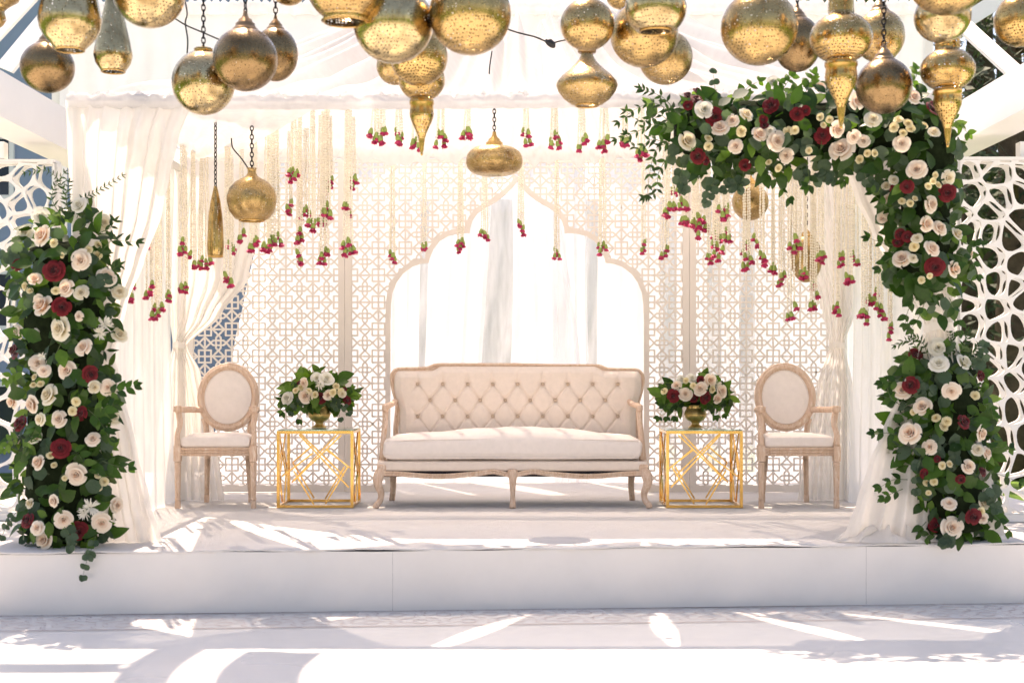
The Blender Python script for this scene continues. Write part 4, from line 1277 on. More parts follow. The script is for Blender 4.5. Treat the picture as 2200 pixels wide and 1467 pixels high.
# ================================================================== HANGING GARLANDS
def string_mesh(L):
    g = MB(); r_ = random.Random(int(L * 1000)); n = int(L / .017); z = 0
    for k in range(n):
        h = L / n; a = r_.uniform(0, 6.28); o = Vector((cos(a), sin(a), 0)) * .0012
        r0 = .0070 * r_.uniform(.8, 1.25)
        prof = [(.0016, 0), (r0, -h * .35), (r0 * .9, -h * .7), (.0016, -h)]
        c = Vector((0, 0, -k * h)) + o
        vs_ = [c + Vector((cos(2 * pi * q / 5) * p[0], sin(2 * pi * q / 5) * p[0], p[1])) for p in prof for q in range(5)]
        g.add(vs_, [(i * 5 + q, i * 5 + (q + 1) % 5, (i + 1) * 5 + (q + 1) % 5, (i + 1) * 5 + q) for i in range(3) for q in range(5)], True)
    return g.mesh('string', 'jasmine')
SM = {}
def get_string(L):
    k = max(.1, round(L / .04) * .04)
    if k not in SM: SM[k] = string_mesh(k)
    return SM[k], L / k
def bud_mesh(seed):
    r_ = random.Random(seed); g = MB()
    g.lathe([(.003, .006), (.008, -.003), (.0115, -.014), (.0125, -.023), (.0115, -.028)], (0, 0, 0), 10, mi=0)
    # ruffled carnation-like petals
    for ring, (rad, zz, n) in enumerate(((.008, -.040, 5), (.013, -.042, 7), (.0165, -.038, 8))):
        for k in range(n):
            a = 2 * pi * k / n + ring * .4 + r_.uniform(-.2, .2); d = Vector((cos(a), sin(a), 0)); s_ = Vector((-sin(a), cos(a), 0))
            base = Vector((0, 0, -.022)); tip = d * rad + Vector((0, 0, zz - r_.uniform(0, .008)))
            w = .007
            g.add([base, base.lerp(tip, .6) - s_ * w, tip - s_ * w * .7 + Vector((0, 0, -.004)), tip + d * .002 + Vector((0, 0, .003)), tip + s_ * w * .7 + Vector((0, 0, -.004)), base.lerp(tip, .6) + s_ * w],
                  [(0, 1, 2), (0, 2, 3), (0, 3, 4), (0, 4, 5)], True, 1)
    return g.mesh('bud', ['calyx', 'petal_pink'])
BM = [bud_mesh(k) for k in range(4)]
GL = []   # (px, py of the bud bunch, depth, n strings, region)
for q in [(393, 518), (396, 612), (415, 552), (438, 560), (496, 522), (490, 599), (519, 500), (547, 522), (589, 509), (575, 530), (630, 370), (622, 440), (658, 450), (644, 496), (642, 543), (672, 478), (690, 462), (708, 395), (702, 441), (695, 544), (758, 389), (746, 450), (748, 524), (308, 515), (283, 620), (322, 618), (339, 660), (362, 634)]:
    GL.append((*q, None, 'left'))
for q in [(806, 293), (822, 287), (856, 282), (892, 297), (948, 291), (1005, 284), (1131, 288), (1192, 296), (1250, 298), (1298, 305), (1342, 293), (1378, 325)]:
    GL.append((*q, 8.7, 'top'))
for q in [(843, 544), (912, 517), (989, 522), (1041, 505), (1119, 484), (1196, 542), (1293, 526), (1383, 522)]:
    GL.append((*q, 10.6, 'back'))
for q in [(1450, 403), (1437, 440), (1465, 437), (1471, 479), (1493, 461), (1511, 474), (1497, 491), (1554, 447), (1558, 490), (1540, 498), (1560, 517), (1537, 532), (1524, 559), (1429, 530), (1604, 530), (1604, 555), (1623, 512), (1638, 542), (1661, 568), (1680, 591), (1708, 515), (1727, 573), (1744, 608), (1749, 640), (1765, 553), (1699, 661), (1807, 555), (1824, 581), (1839, 550), (1798, 657), (1857, 671), (1877, 632), (1890, 660), (1914, 707)]:
    GL.append((*q, None, 'right'))
REG = {'left': ('left of the arch, {} from left', 'garlands of buds left of the arch'),
       'top': ('short row under the front beam, {} from left', 'short garlands under the front beam'),
       'back': ('back row over the sofa, {} from left', 'garlands in the back row over the sofa'),
       'right': ('right of the arch, {} from left', 'garlands of buds right of the arch')}
gr = random.Random(21)
for reg in REG:
    items = sorted([q for q in GL if q[3] == reg])
    for i, (px, py, d, _) in enumerate(items):
        if d is None:
            d = gr.uniform(8.4, 9.9)
            if px < 345: d = gr.uniform(8.3, 8.8)
            if px > 1850: d = gr.uniform(8.2, 8.6)
            if 350 < px < 560: d = gr.uniform(8.9, 9.9)
        c = P(px, py, d); ztop_ = 2.60 if reg != 'back' else 2.66
        if reg == 'right' and px < 1800 : ztop_ = 2.55
        t = thing('flower_garland', 'jasmine strings with pink buds, ' + REG[reg][0].format(ORD[i]), 'garland', (c.x, c.y, ztop_), 0, REG[reg][1])
        n = gr.choice([3, 4, 4, 5]) if reg != 'top' else gr.choice([4, 5])
        if px in (438, 813, 589): n = 6
        for k in range(n):
            dx = (k - (n - 1) / 2) * .0125 + gr.uniform(-.006, .006); dy = gr.uniform(-.02, .02)
            L = ztop_ - c.z + gr.uniform(-.045, .04)
            me, sc_ = get_string(L)
            o = link('string', me, t, (dx * .55, dy * .6, 0)); o.scale = (1, 1, sc_)
            # strings fan out a little towards the buds
            o.rotation_euler = (math.atan2(dy * .4, L), -math.atan2(dx * .45, L) * -1 * -1, gr.uniform(0, 6))
            o.rotation_euler = (dy * .4 / L, -dx * .45 / L, 0)
            b = link('bud', BM[gr.randrange(4)], t, (dx, dy, -L + .004)); b.rotation_euler = (gr.uniform(-.28, .28), gr.uniform(-.28, .28), gr.uniform(0, 6)); s_ = gr.uniform(1.0, 1.3); b.scale = (s_, s_, s_)

# ================================================================== FLOWERS
def rose_mesh(mat, seed, rings):
    r_ = random.Random(seed); g = MB()
    g.lathe([(.10, -.25), (.13, .1), (.11, .52), (.05, .68), (.01, .70)], (0, 0, 0), 10)
    pv = [.1] * 10 + [.2] * 10 + [.45] * 10 + [.5] * 10 + [.1] * 10
    for ri, (n, rb, rt, zt_, w, curl) in enumerate(rings):
        for k in range(n):
            az = 2 * pi * k / n + ri * .7 + r_.uniform(-.15, .15)
            rt_ = rt * r_.uniform(.90, 1.10); zz = zt_ + r_.uniform(-.06, .06); ww = w * r_.uniform(.9, 1.12); cu = curl * r_.uniform(.6, 1.4); lean = r_.uniform(-.10, .10)
            def f(u, v):
                uu = u * 2 - 1
                half_w = ww * (sin(pi * (.12 + .62 * v)) ** .8)
                a = az + uu * half_w + lean * v
                vv = v ** .85
                r0 = lerp(rb, rt_, vv ** 1.4) + cu * max(0, v - .72) * 1.4 - .06 * abs(uu) ** 2 * v * (1 - curl)
                z = lerp(-.18, zz, sin(vv * pi / 2)) - cu * max(0, v - .72) ** 1.5 * 2.0 - .10 * abs(uu) ** 3 * v
                return (cos(a) * r0, sin(a) * r0, z)
            g.grid(f, 4, 5); pv += [j / 5 for j in range(6) for i in range(5)]
    me = g.mesh('rose', mat); at = me.attributes.new('pv', 'FLOAT', 'POINT'); at.data.foreach_set('value', pv)
    return me
FULL = [(2, .05, .13, .76, 1.5, 0.0), (3, .09, .23, .78, 1.2, .02), (3, .14, .36, .76, 1.15, .05), (4, .20, .50, .68, 1.0, .10), (5, .26, .70, .54, .86, .20), (5, .30, .96, .26, .72, .32)]
BUDDY = [(2, .05, .16, .98, 1.5, 0.0), (3, .10, .30, .98, 1.2, .03), (3, .18, .50, .92, 1.2, .06), (4, .26, .74, .74, 1.0, .14), (4, .30, .98, .36, .80, .30)]
SPRAY = [(3, .05, .22, .82, 1.3, 0.0), (3, .12, .45, .80, 1.2, .05), (4, .2, .70, .66, 1.0, .12), (5, .25, .94, .40, .80, .2)]
def mum_mesh(seed):
    r_ = random.Random(seed); g = MB()
    for k in range(46):
        a = r_.uniform(0, 6.28); el = r_.uniform(.05, 1.3); d = Vector((cos(a) * cos(el), sin(a) * cos(el), sin(el) * .7)); s_ = d.cross(Vector((0, 0, 1)))
        s_ = s_.normalized() * .07 if s_.length > .01 else Vector((.07, 0, 0))
        L = r_.uniform(.7, 1.05); b = d * .1; m = d * L * .6; e_ = d * L + Vector((0, 0, .10))
        g.add([b - s_ * .5, m - s_, e_ - s_ * .4, e_ + s_ * .4, m + s_, b + s_ * .5], [(0, 1, 4, 5), (1, 2, 3, 4)], True)
    me = g.mesh('chrysanthemum', 'petal_white'); at = me.attributes.new('pv', 'FLOAT', 'POINT'); at.data.foreach_set('value', [.9] * len(g.v))
    return me
ROSES = {}
for code, mat in (('b', 'petal_blush'), ('c', 'petal_cream'), ('w', 'petal_white'), ('r', 'petal_red')):
    ROSES[code] = [rose_mesh(mat, 10 + k, FULL if k < 3 else BUDDY) for k in range(4)]
ROSES['s'] = [rose_mesh('petal_spray', 30 + k, SPRAY) for k in range(2)]
ROSES['d'] = [rose_mesh('petal_red', 40 + k, SPRAY) for k in range(2)]
ROSES['m'] = [mum_mesh(50)]
RN = {'b': 'rose', 'c': 'rose', 'w': 'rose', 'r': 'rose', 's': 'spray_rose', 'd': 'spray_rose', 'm': 'chrysanthemum'}

def leaf_geo(g, M, Lf, W, shape, curl=.25, fold=.18, mi=0, nst=6):
    """leaf along +y, face towards +z, transformed by M"""
    pts = []
    for i in range(nst):
        t = i / (nst - 1)
        if shape == 'round': w = W * sqrt(max(0.0, 1 - (2 * t - 1.0) ** 2)) * .5 if 0 < t < 1 else W * .04
        elif shape == 'oval': w = W * .5 * (sin(pi * min(1, t ** .8)) ** .8) if 0 < t < 1 else W * .03
        else: w = W * .5 * sin(pi * t ** .75) if 0 < t < 1 else W * .02
        y = t * Lf; z = -curl * Lf * t * t
        for sd in (-1, 0, 1):
            pts.append(M @ Vector((sd * w, y, z + abs(sd) * w * fold)))
    fs = []
    for i in range(nst - 1):
        for q in range(2): fs.append((i * 3 + q, i * 3 + q + 1, i * 3 + q + 4, i * 3 + q + 3))
    g.add(pts, fs, True, mi)
I4 = Matrix.Identity(4)
LK = {}
def lk(key, mat, Lf, W, shape):
    LK[key] = []
    for cu, fo in ((.12, .10), (.30, .22), (.5, .16)):
        g = MB(); leaf_geo(g, I4, Lf, W, shape, cu, fo); LK[key].append((g.mesh('leaf', mat), Lf, W, shape, cu, fo, mat))
lk('e', 'leaf_eucalyptus', .066, .062, 'round')
lk('o', 'leaf_green', .088, .056, 'oval')
lk('n', 'leaf_ruscus', .058, .018, 'narrow')
lk('f', 'leaf_fresh', .080, .050, 'oval')
lk('w', 'leaf_ruscus', .075, .030, 'narrow')
def leaf_matrix(p, d, nrm, s):
    y = d.normalized(); z = (nrm - y * nrm.dot(y))
    z = z.normalized() if z.length > 1e-4 else y.orthogonal().normalized()
    x = y.cross(z)
    return Matrix(((x.x * s, y.x * s, z.x * s, p.x), (x.y * s, y.y * s, z.y * s, p.y), (x.z * s, y.z * s, z.z * s, p.z), (0, 0, 0, 1)))
class Flora:
    """one arrangement: leaves, flowers, stems under one thing; the 300 foremost leaves are parts, the rest one mass"""
    def __init__(s, t, cap=295):
        s.t = t; s.base = Vector(t.location); s.rest = {}; s.count = 0; s.stems = MB(); s.cap = cap
    def leaf(s, key, p, d, nrm, sc_, part=True):
        me, Lf, W, shape, cu, fo, mat = LK[key][R.randrange(3)]
        M = leaf_matrix(p - s.base, d, nrm, sc_)
        if part and s.count < s.cap:
            s.count += 1
            o = link('leaf', me, s.t); o.matrix_local = M
        else:
            g = s.rest.setdefault(mat, MB()); leaf_geo(g, M, Lf, W, shape, cu, fo, nst=5)
    def flower(s, code, p, axis, r_):
        me = ROSES[code][R.randrange(len(ROSES[code]))]
        z = axis.normalized(); x = Vector((0, 0, 1)).cross(z); x = x.normalized() if x.length > .05 else Vector((1, 0, 0)); y = z.cross(x)
        a = R.uniform(0, 6.28); x, y = x * cos(a) + y * sin(a), y * cos(a) - x * sin(a)
        o = link(RN[code], me, s.t)
        q = p - s.base
        o.matrix_local = Matrix(((x.x * r_, y.x * r_, z.x * r_, q.x), (x.y * r_, y.y * r_, z.y * r_, q.y), (x.z * r_, y.z * r_, z.z * r_, q.z), (0, 0, 0, 1)))
    def sprig(s, pts, key, n, sc_=1.0, part=True, spread=1.0, thick=.0022, both=True):
        """stem through world points with leaves in pairs"""
        sp_ = spline(pts, max(8, n)); m = len(sp_)
        s.stems.tube([q - s.base for q in sp_], [lerp(thick, thick * .45, i / (m - 1)) for i in range(m)], 5)
        for i in range(1, n + 1):
            k = min(m - 1, int(i / n * (m - 1))); p = sp_[k]; tdir = (sp_[k] - sp_[max(0, k - 1)]).normalized()
            side = tdir.cross(Vector((0, -1, 0))); side = side.normalized() if side.length > .1 else Vector((1, 0, 0))
            for sg in ((-1, 1) if both else ((1,) if i % 2 else (-1,))):
                d = tdir * R.uniform(.5, .9) + side * sg * R.uniform(.5, 1.0) * spread + Vector((0, R.uniform(-.35, .35), R.uniform(-.25, .1)))
                nr = Vector((R.uniform(-.4, .4), -1, R.uniform(-.2, .8)))
                s.leaf(key, p, d, nr, sc_ * R.uniform(.75, 1.1) * lerp(1, .7, i / n), part)
        s.leaf(key, sp_[-1], sp_[-1] - sp_[-2], Vector((R.uniform(-.3, .3), -1, .4)), sc_ * .7, part)
    def finish(s):
        if s.stems.v: s.stems.build('stems', 'stem', s.t)
        for mat, g in s.rest.items():
            tag(g.build('foliage', mat, s.t), kind='stuff')
def pin(poly, x, y): return inside(poly, x, y)
def edge_d(poly, x, y):
    best = 1e9
    for i in range(len(poly)):
        (x0, y0), (x1, y1) = poly[i - 1], poly[i]; dx, dy = x1 - x0, y1 - y0
        t = clamp(((x - x0) * dx + (y - y0) * dy) / (dx * dx + dy * dy + 1e-9)); best = min(best, math.hypot(x - x0 - t * dx, y - y0 - t * dy))
    return best
def fill(fl, poly, D, T, core_px, n_out, n_in, mix, ccx):
    """leaves over and through the volume behind a silhouette; ccx(y or x,...) gives the local axis"""
    xs = [p[0] for p in poly]; ys = [p[1] for p in poly]; k = 0; tries = 0
    total = n_out + n_in
    while k < total and tries < total * 40:
        tries += 1
        x, y = R.uniform(min(xs), max(xs)), R.uniform(min(ys), max(ys))
        if not pin(poly, x, y): continue
        ed = edge_d(poly, x, y); b = sqrt(clamp(1 - (1 - clamp(ed / core_px)) ** 2))
        outer = k < n_out
        if outer: dep = D - T * b * R.uniform(.62, 1.14)
        else: dep = D + T * b * R.uniform(-.85, .85)
        p = P(x, y, dep)
        ax = ccx(x, y); outv = Vector(((x - ax[0]) / 130.0, -1.0 * (.5 + b) if outer or dep < D else 1.0, -(y - ax[1]) / 170.0))
        key = R.choices([m[0] for m in mix], [m[1] for m in mix])[0]
        d = Vector((outv.x * .9 + R.uniform(-.8, .8), R.uniform(-.35, .15), R.uniform(-1.0, .55) + outv.z * .5))
        nr = outv.normalized() + Vector((R.uniform(-.7, .7), R.uniform(-.35, .35), R.uniform(-.3, .9)))
        fl.leaf(key, p, d, nr, R.uniform(.85, 1.45) if outer else R.uniform(.8, 1.2), outer); k += 1
def roses(fl, poly, D, T, core_px, lst, ccx):
    for code, x, y, r_ in lst:
        ed = edge_d(poly, x, y) if pin(poly, x, y) else 0; b = sqrt(clamp(1 - (1 - clamp(ed / core_px)) ** 2))
        dep = D - T * b - R.uniform(.01, .06)
        ax = ccx(x, y)
        axis = Vector(((x - ax[0]) / 170.0 + R.uniform(-.6, .6), -1, -(y - ax[1]) / 330.0 + R.uniform(-.3, .75)))
        fl.flower(code, P(x, y, dep), axis, r_ * dep / 3055 * (1.06 if code in 'bcwr' else 1.05) * R.uniform(.9, 1.1))
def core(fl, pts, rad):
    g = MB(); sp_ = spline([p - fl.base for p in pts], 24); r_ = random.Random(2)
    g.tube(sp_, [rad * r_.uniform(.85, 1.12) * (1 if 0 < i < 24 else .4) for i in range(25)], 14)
    g.build('shade_core', 'shade_core', fl.t)  # dark filler added so no light shows through the leaves

# ---- tall column at left
PL = [(60, 475), (120, 445), (170, 428), (215, 458), (243, 482), (238, 540), (258, 580), (252, 640), (258, 700), (246, 760), (256, 800), (272, 830), (262, 870), (246, 900), (243, 960), (262, 1005), (250, 1060), (254, 1100), (244, 1150), (232, 1172), (100, 1175), (38, 1168), (32, 1120), (24, 1050), (28, 980), (20, 930), (28, 860), (24, 800), (20, 740), (28, 680), (20, 620), (12, 560), (36, 520)]
PL = [(142 + (x - 142) * .87, y) for x, y in PL]
DL = 7.66
tl = thing('flower_column', 'tall column of roses and greenery on the left corner of the stage', 'flower arrangement', P(140, 800 + .925 * 3055 / DL, DL))
fl = Flora(tl)
axl = lambda x, y: (140, clamp(y, 560, 1120))
core(fl, [P(140, 1168, DL + .03), P(138, 1000, DL + .03), P(140, 800, DL + .03), P(138, 620, DL + .03), P(138, 520, DL + .03)], .19)
# wisps at the top, side sprigs, trailing eucalyptus over the edge
fl.sprig([P(150, 470, 7.55), P(140, 420, 7.55), P(125, 385, 7.55), P(95, 366, 7.55), P(55, 372, 7.55)], 'n', 15, .72)
fl.sprig([P(135, 470, 7.58), P(112, 430, 7.58), P(118, 400, 7.58), P(138, 372, 7.58)], 'n', 9, .7)
fl.sprig([P(165, 470, 7.55), P(178, 430, 7.55), P(215, 408, 7.55), P(262, 378, 7.55)], 'n', 15, .62)
fl.sprig([P(150, 470, 7.55), P(142, 430, 7.55), P(148, 392, 7.55)], 'n', 8, .7)
fl.sprig([P(205, 560, 7.45), P(235, 520, 7.45), P(262, 518, 7.45), P(292, 520, 7.45)], 'w', 5, .9)
fl.sprig([P(215, 600, 7.45), P(240, 580, 7.45), P(255, 570, 7.45)], 'w', 6, .8)
fl.sprig([P(215, 500, 7.5), P(236, 490, 7.5), P(246, 476, 7.5)], 'w', 3, .8)
fl.sprig([P(225, 845, 7.42), P(255, 840, 7.40), P(288, 828, 7.40)], 'o', 4, .75)
fl.sprig([P(220, 990, 7.42), P(248, 1000, 7.40), P(276, 1004, 7.40)], 'o', 3, .7)
fl.sprig([P(60, 560, 7.5), P(30, 545, 7.48), P(-5, 560, 7.48)], 'e', 5, 1.2)
fl.sprig([P(50, 940, 7.5), P(25, 945, 7.5), P(8, 962, 7.5)], 'f', 4, .8)
fl.sprig([P(60, 800, 7.5), P(35, 800, 7.5), P(15, 815, 7.5)], 'f', 4, .8)
fl.sprig([P(60, 1070, 7.5), P(40, 1095, 7.5), P(18, 1120, 7.5), P(5, 1150, 7.5)], 'e', 6, .7)
fl.sprig([P(205, 1150, 7.40), P(196, 1180, 7.36), P(186, 1205, 7.34), P(178, 1236, 7.33)], 'e', 5, .72)
fl.sprig([P(130, 1120, 7.36), P(150, 1150, 7.35), P(150, 1172, 7.34)], 'e', 4, .9)
for (a, b) in (((170, 640), (225, 600)), ((120, 760), (160, 700)), ((150, 960), (190, 1010)), ((90, 900), (60, 960)), ((190, 880), (235, 940)), ((200, 900), (245, 870))):
    fl.sprig([P(*a, 7.42), P((a[0] + b[0]) / 2, (a[1] + b[1]) / 2 - 8, 7.39), P(*b, 7.40)], R.choice('eoof'.replace('f', 'e')), 4, .9)
fill(fl, PL, DL, .27, 90, 200, 640, (('o', 6), ('e', 3), ('w', 2), ('n', 1), ('f', 1.6)), axl)
RL = [('w', 171, 442, 16), ('w', 88, 466, 17), ('w', 53, 502, 16), ('b', 95, 507, 22), ('c', 219, 479, 21), ('s', 117, 523, 9), ('s', 210, 528, 9), ('s', 190, 537, 9), ('s', 208, 550, 11), ('s', 135, 549, 6), ('b', 177, 560, 20), ('r', 117, 582, 21), ('r', 41, 569, 15), ('b', 227, 597, 18), ('b', 75, 602, 14), ('s', 56, 615, 9), ('s', 65, 626, 8), ('s', 120, 625, 9), ('b', 144, 621, 17), ('c', 175, 630, 17), ('w', 26, 632, 12), ('c', 256, 629, 15), ('b', 96, 660, 20), ('b', 84, 646, 13), ('r', 133, 659, 17),
      ('c', 133, 706, 22), ('b', 171, 680, 11), ('m', 225, 698, 22), ('m', 215, 716, 16), ('c', 257, 720, 15), ('b', 181, 748, 20), ('b', 40, 714, 15), ('b', 72, 720, 14), ('r', 39, 755, 16), ('b', 82, 781, 18), ('b', 95, 797, 13), ('b', 146, 797, 19), ('r', 193, 803, 18), ('c', 201, 831, 14), ('b', 233, 831, 16), ('c', 108, 850, 22), ('b', 72, 869, 17), ('b', 30, 863, 14), ('s', 76, 811, 9), ('s', 88, 826, 9), ('s', 72, 828, 7), ('s', 155, 883, 9), ('s', 163, 863, 9), ('r', 175, 889, 15), ('b', 129, 901, 17), ('c', 88, 901, 15), ('r', 46, 910, 16), ('c', 74, 940, 16), ('c', 241, 897, 15), ('b', 200, 944, 17), ('r', 130, 962, 18), ('b', 40, 942, 10), ('s', 109, 979, 9), ('s', 117, 1000, 8), ('s', 139, 1027, 6), ('b', 86, 994, 16), ('b', 165, 1018, 21), ('s', 211, 1046, 9), ('s', 223, 1034, 9), ('s', 211, 1022, 8), ('b', 117, 1076, 14), ('c', 66, 1082, 11), ('b', 249, 1084, 15), ('m', 193, 1090, 24), ('m', 182, 1102, 15), ('b', 137, 1114, 20), ('b', 219, 1122, 19), ('r', 62, 1118, 15), ('b', 82, 1134, 14), ('r', 168, 1140, 18), ('b', 97, 1161, 16), ('s', 161, 1166, 9), ('m', 90, 765, 12)]
roses(fl, PL, DL, .27, 90, RL, axl)
fl.finish()

# ---- corner garland along the front beam and down the right post
PR = [(1400, 225), (1440, 200), (1500, 192), (1560, 188), (1640, 195), (1720, 182), (1800, 178), (1880, 188), (1960, 178), (2025, 205), (2055, 245), (2068, 330), (2074, 400), (2066, 480), (2092, 560), (2094, 600), (2066, 620), (2050, 672), (1990, 682), (1936, 645), (1912, 600), (1885, 560), (1905, 510), (1890, 450), (1880, 400), (1852, 372), (1800, 365), (1760, 375), (1720, 388), (1660, 392), (1600, 380), (1560, 395), (1520, 405), (1480, 392), (1452, 365), (1425, 330), (1415, 270)]
PR = [(x, 282 + (y - 282) * .86) if x < 1880 and y < 420 else (1988 + (x - 1988) * .86, y) for x, y in PR]
DR = 7.66
tr_ = thing('corner_garland', 'rose and eucalyptus garland wrapping the upper right corner of the canopy', 'flower arrangement', P(1985, 280, DR))
fl = Flora(tr_)
def axr(x, y):
    return (x, 280) if x < 1880 else (1985, clamp(y, 300, 620))
core(fl, [P(1450, 285, DR + .05), P(1600, 280, DR + .05), P(1800, 278, DR + .05), P(1940, 270, DR + .05), P(1985, 330, DR + .05), P(1988, 450, DR + .05), P(1990, 610, DR + .05)], .15)
for pts in ([(1450, 250), (1410, 222), (1370, 232), (1330, 262)], [(1450, 280), (1405, 268), (1365, 285), (1325, 300)], [(1450, 300), (1412, 320), (1398, 360), (1390, 420)], [(1460, 250), (1425, 210), (1390, 196), (1375, 190)],
            [(1440, 330), (1415, 370), (1410, 410), (1385, 425)], [(1445, 270), (1415, 245), (1380, 262), (1345, 240)], [(1440, 310), (1400, 300), (1370, 320), (1345, 290)]):
    fl.sprig([P(x, y, 7.5) for x, y in pts], 'w', 8, .72)
fl.sprig([P(1535, 230, 7.55), P(1536, 190, 7.55), P(1532, 158, 7.55)], 'e', 3, .7)
for pts in ([(1590, 215), (1605, 190), (1630, 175)], [(1670, 210), (1690, 180), (1700, 165)], [(1730, 200), (1742, 175), (1748, 160)], [(1690, 205), (1720, 190), (1745, 178)], [(1950, 190), (1968, 165), (1968, 150)], [(1640, 205), (1660, 190), (1676, 178)], [(1835, 210), (1850, 190), (1862, 176)], [(2030, 250), (2055, 262), (2078, 285)]):
    fl.sprig([P(x, y, 7.6) for x, y in pts], 'f', 3, .85)
for pts in ([(1470, 350), (1462, 380), (1468, 402)], [(1540, 370), (1530, 400), (1520, 430)], [(1570, 370), (1580, 395), (1560, 405)], [(1720, 350), (1730, 380), (1775, 385)], [(1850, 350), (1862, 385), (1875, 400)], [(1600, 360), (1590, 400), (1570, 395)], [(1790, 350), (1788, 380), (1770, 378)]):
    fl.sprig([P(x, y, 7.5) for x, y in pts], 'e', 4, .95)
for pts in ([(1655, 370), (1675, 400), (1695, 425)], [(1735, 360), (1740, 395), (1735, 400)], [(1810, 350), (1815, 375), (1812, 388)], [(1930, 440), (1905, 445), (1875, 415)], [(1950, 530), (1905, 525), (1868, 512)], [(1930, 545), (1905, 560), (1890, 575)], [(2050, 545), (2085, 560), (2100, 590)], [(1990, 640), (1975, 680), (1958, 705)], [(1970, 630), (1950, 670), (1945, 695)], [(2040, 640), (2055, 680), (2062, 710)], [(2070, 520), (2092, 530), (2108, 525)]):
    fl.sprig([P(x, y, 7.48) for x, y in pts], 'o', 3, .72)
fill(fl, PR, DR, .24, 80, 180, 760, (('o', 6), ('e', 3.2), ('w', 2), ('f', 1.0)), axr)
RR_ = [('d', 1477, 208, 11), ('d', 1496, 217, 11), ('d', 1478, 228, 11), ('d', 1497, 199, 10), ('r', 1535, 252, 18), ('w', 1512, 237, 17), ('b', 1547, 276, 19), ('b', 1573, 260, 14), ('c', 1601, 248, 15), ('s', 1591, 283, 11), ('s', 1521, 299, 9), ('s', 1523, 315, 10), ('b', 1582, 315, 16), ('c', 1474, 304, 18), ('r', 1501, 335, 14), ('d', 1514, 346, 10), ('d', 1639, 258, 10), ('d', 1643, 272, 10), ('r', 1658, 228, 17), ('b', 1630, 291, 16), ('b', 1667, 304, 20), ('w', 1654, 283, 13), ('s', 1693, 283, 10), ('s', 1707, 280, 9), ('b', 1674, 210, 15), ('b', 1761, 190, 16), ('r', 1713, 245, 13), ('d', 1731, 239, 10), ('s', 1763, 252, 9), ('s', 1783, 258, 9), ('s', 1768, 270, 7), ('r', 1768, 291, 16), ('b', 1796, 278, 18), ('b', 1838, 217, 17), ('c', 1875, 258, 18), ('b', 1691, 335, 16), ('b', 1809, 324, 23), ('b', 1834, 294, 15), ('b', 1856, 304, 13), ('s', 1737, 324, 8), ('s', 1652, 350, 7), ('s', 1671, 361, 9), ('s', 1845, 342, 9), ('s', 1864, 330, 8), ('s', 1877, 330, 8), ('s', 1930, 260, 10), ('s', 1949, 267, 10), ('s', 1956, 278, 10), ('s', 1921, 274, 10), ('s', 1939, 287, 9), ('b', 1937, 309, 16), ('s', 1984, 272, 9), ('c', 2006, 285, 12), ('b', 1961, 210, 16), ('r', 2004, 236, 20), ('r', 1601, 355, 12), ('w', 1660, 176, 12), ('w', 1590, 200, 11),
       ('b', 1970, 366, 18), ('c', 1920, 388, 12), ('c', 1905, 401, 10), ('s', 2008, 377, 8), ('s', 2004, 389, 7), ('s', 2014, 399, 8), ('s', 1993, 401, 8), ('c', 2035, 382, 16), ('r', 2035, 415, 17), ('d', 1922, 407, 10), ('r', 1949, 401, 14), ('b', 1998, 439, 18), ('b', 1911, 428, 13), ('s', 1937, 434, 9), ('s', 1954, 438, 9), ('s', 1965, 428, 7), ('b', 1987, 481, 16), ('b', 2017, 492, 16), ('c', 2055, 504, 14), ('d', 1932, 503, 12), ('d', 1949, 509, 12), ('d', 1929, 523, 12), ('c', 1970, 513, 12), ('s', 1963, 529, 12), ('b', 2001, 536, 18), ('b', 1939, 558, 17), ('c', 1961, 556, 10), ('r', 2008, 574, 18), ('b', 2045, 579, 17), ('b', 2080, 545, 13), ('s', 1980, 602, 8), ('s', 1997, 593, 6), ('b', 1897, 470, 14)]
roses(fl, PR, DR, .24, 80, RR_, axr)
fl.finish()

# ---- lower arrangement at right
PB = [(1950, 770), (2015, 735), (2075, 760), (2105, 800), (2118, 860), (2130, 920), (2148, 960), (2132, 1010), (2138, 1080), (2148, 1130), (2122, 1156), (2012, 1156), (1982, 1110), (1958, 1060), (1912, 1040), (1938, 990), (1898, 945), (1922, 880), (1912, 830), (1932, 790)]
PB = [(2036 + (x - 2036) * .96, y) for x, y in PB]
DB = 7.88
tb = thing('flower_column', 'bushy rose arrangement standing on the right corner of the stage', 'flower arrangement', P(2040, 800 + .925 * 3055 / DB, DB))
fl = Flora(tb)
axb = lambda x, y: (2035, clamp(y, 830, 1110))
core(fl, [P(2040, 1150, DB - .01), P(2038, 1000, DB - .01), P(2036, 860, DB - .01), P(2032, 790, DB - .01)], .17)
for pts in ([(1985, 770), (1965, 740), (1945, 732), (1925, 742)], [(1995, 770), (1985, 740), (1972, 728), (1960, 724)], [(2040, 770), (2046, 740), (2042, 715)], [(2055, 770), (2075, 735), (2080, 712)], [(2060, 775), (2090, 760), (2102, 740)]):
    fl.sprig([P(x, y, 7.78) for x, y in pts], 'n', 8, .75)
for pts in ([(1935, 935), (1905, 930), (1878, 930)], [(1935, 870), (1915, 855), (1905, 830)], [(1950, 1030), (1920, 1030), (1893, 1045)], [(1940, 1050), (1915, 1060), (1900, 1068)], [(2110, 960), (2140, 960), (2168, 962)], [(2120, 1010), (2150, 1020), (2190, 1035)], [(2110, 1090), (2140, 1110), (2165, 1140)], [(2100, 870), (2125, 870), (2135, 900)], [(1935, 815), (1912, 820), (1895, 822)], [(1990, 1120), (1975, 1140), (1990, 1155)]):
    fl.sprig([P(x, y, 7.70) for x, y in pts], 'o', 3, .72)
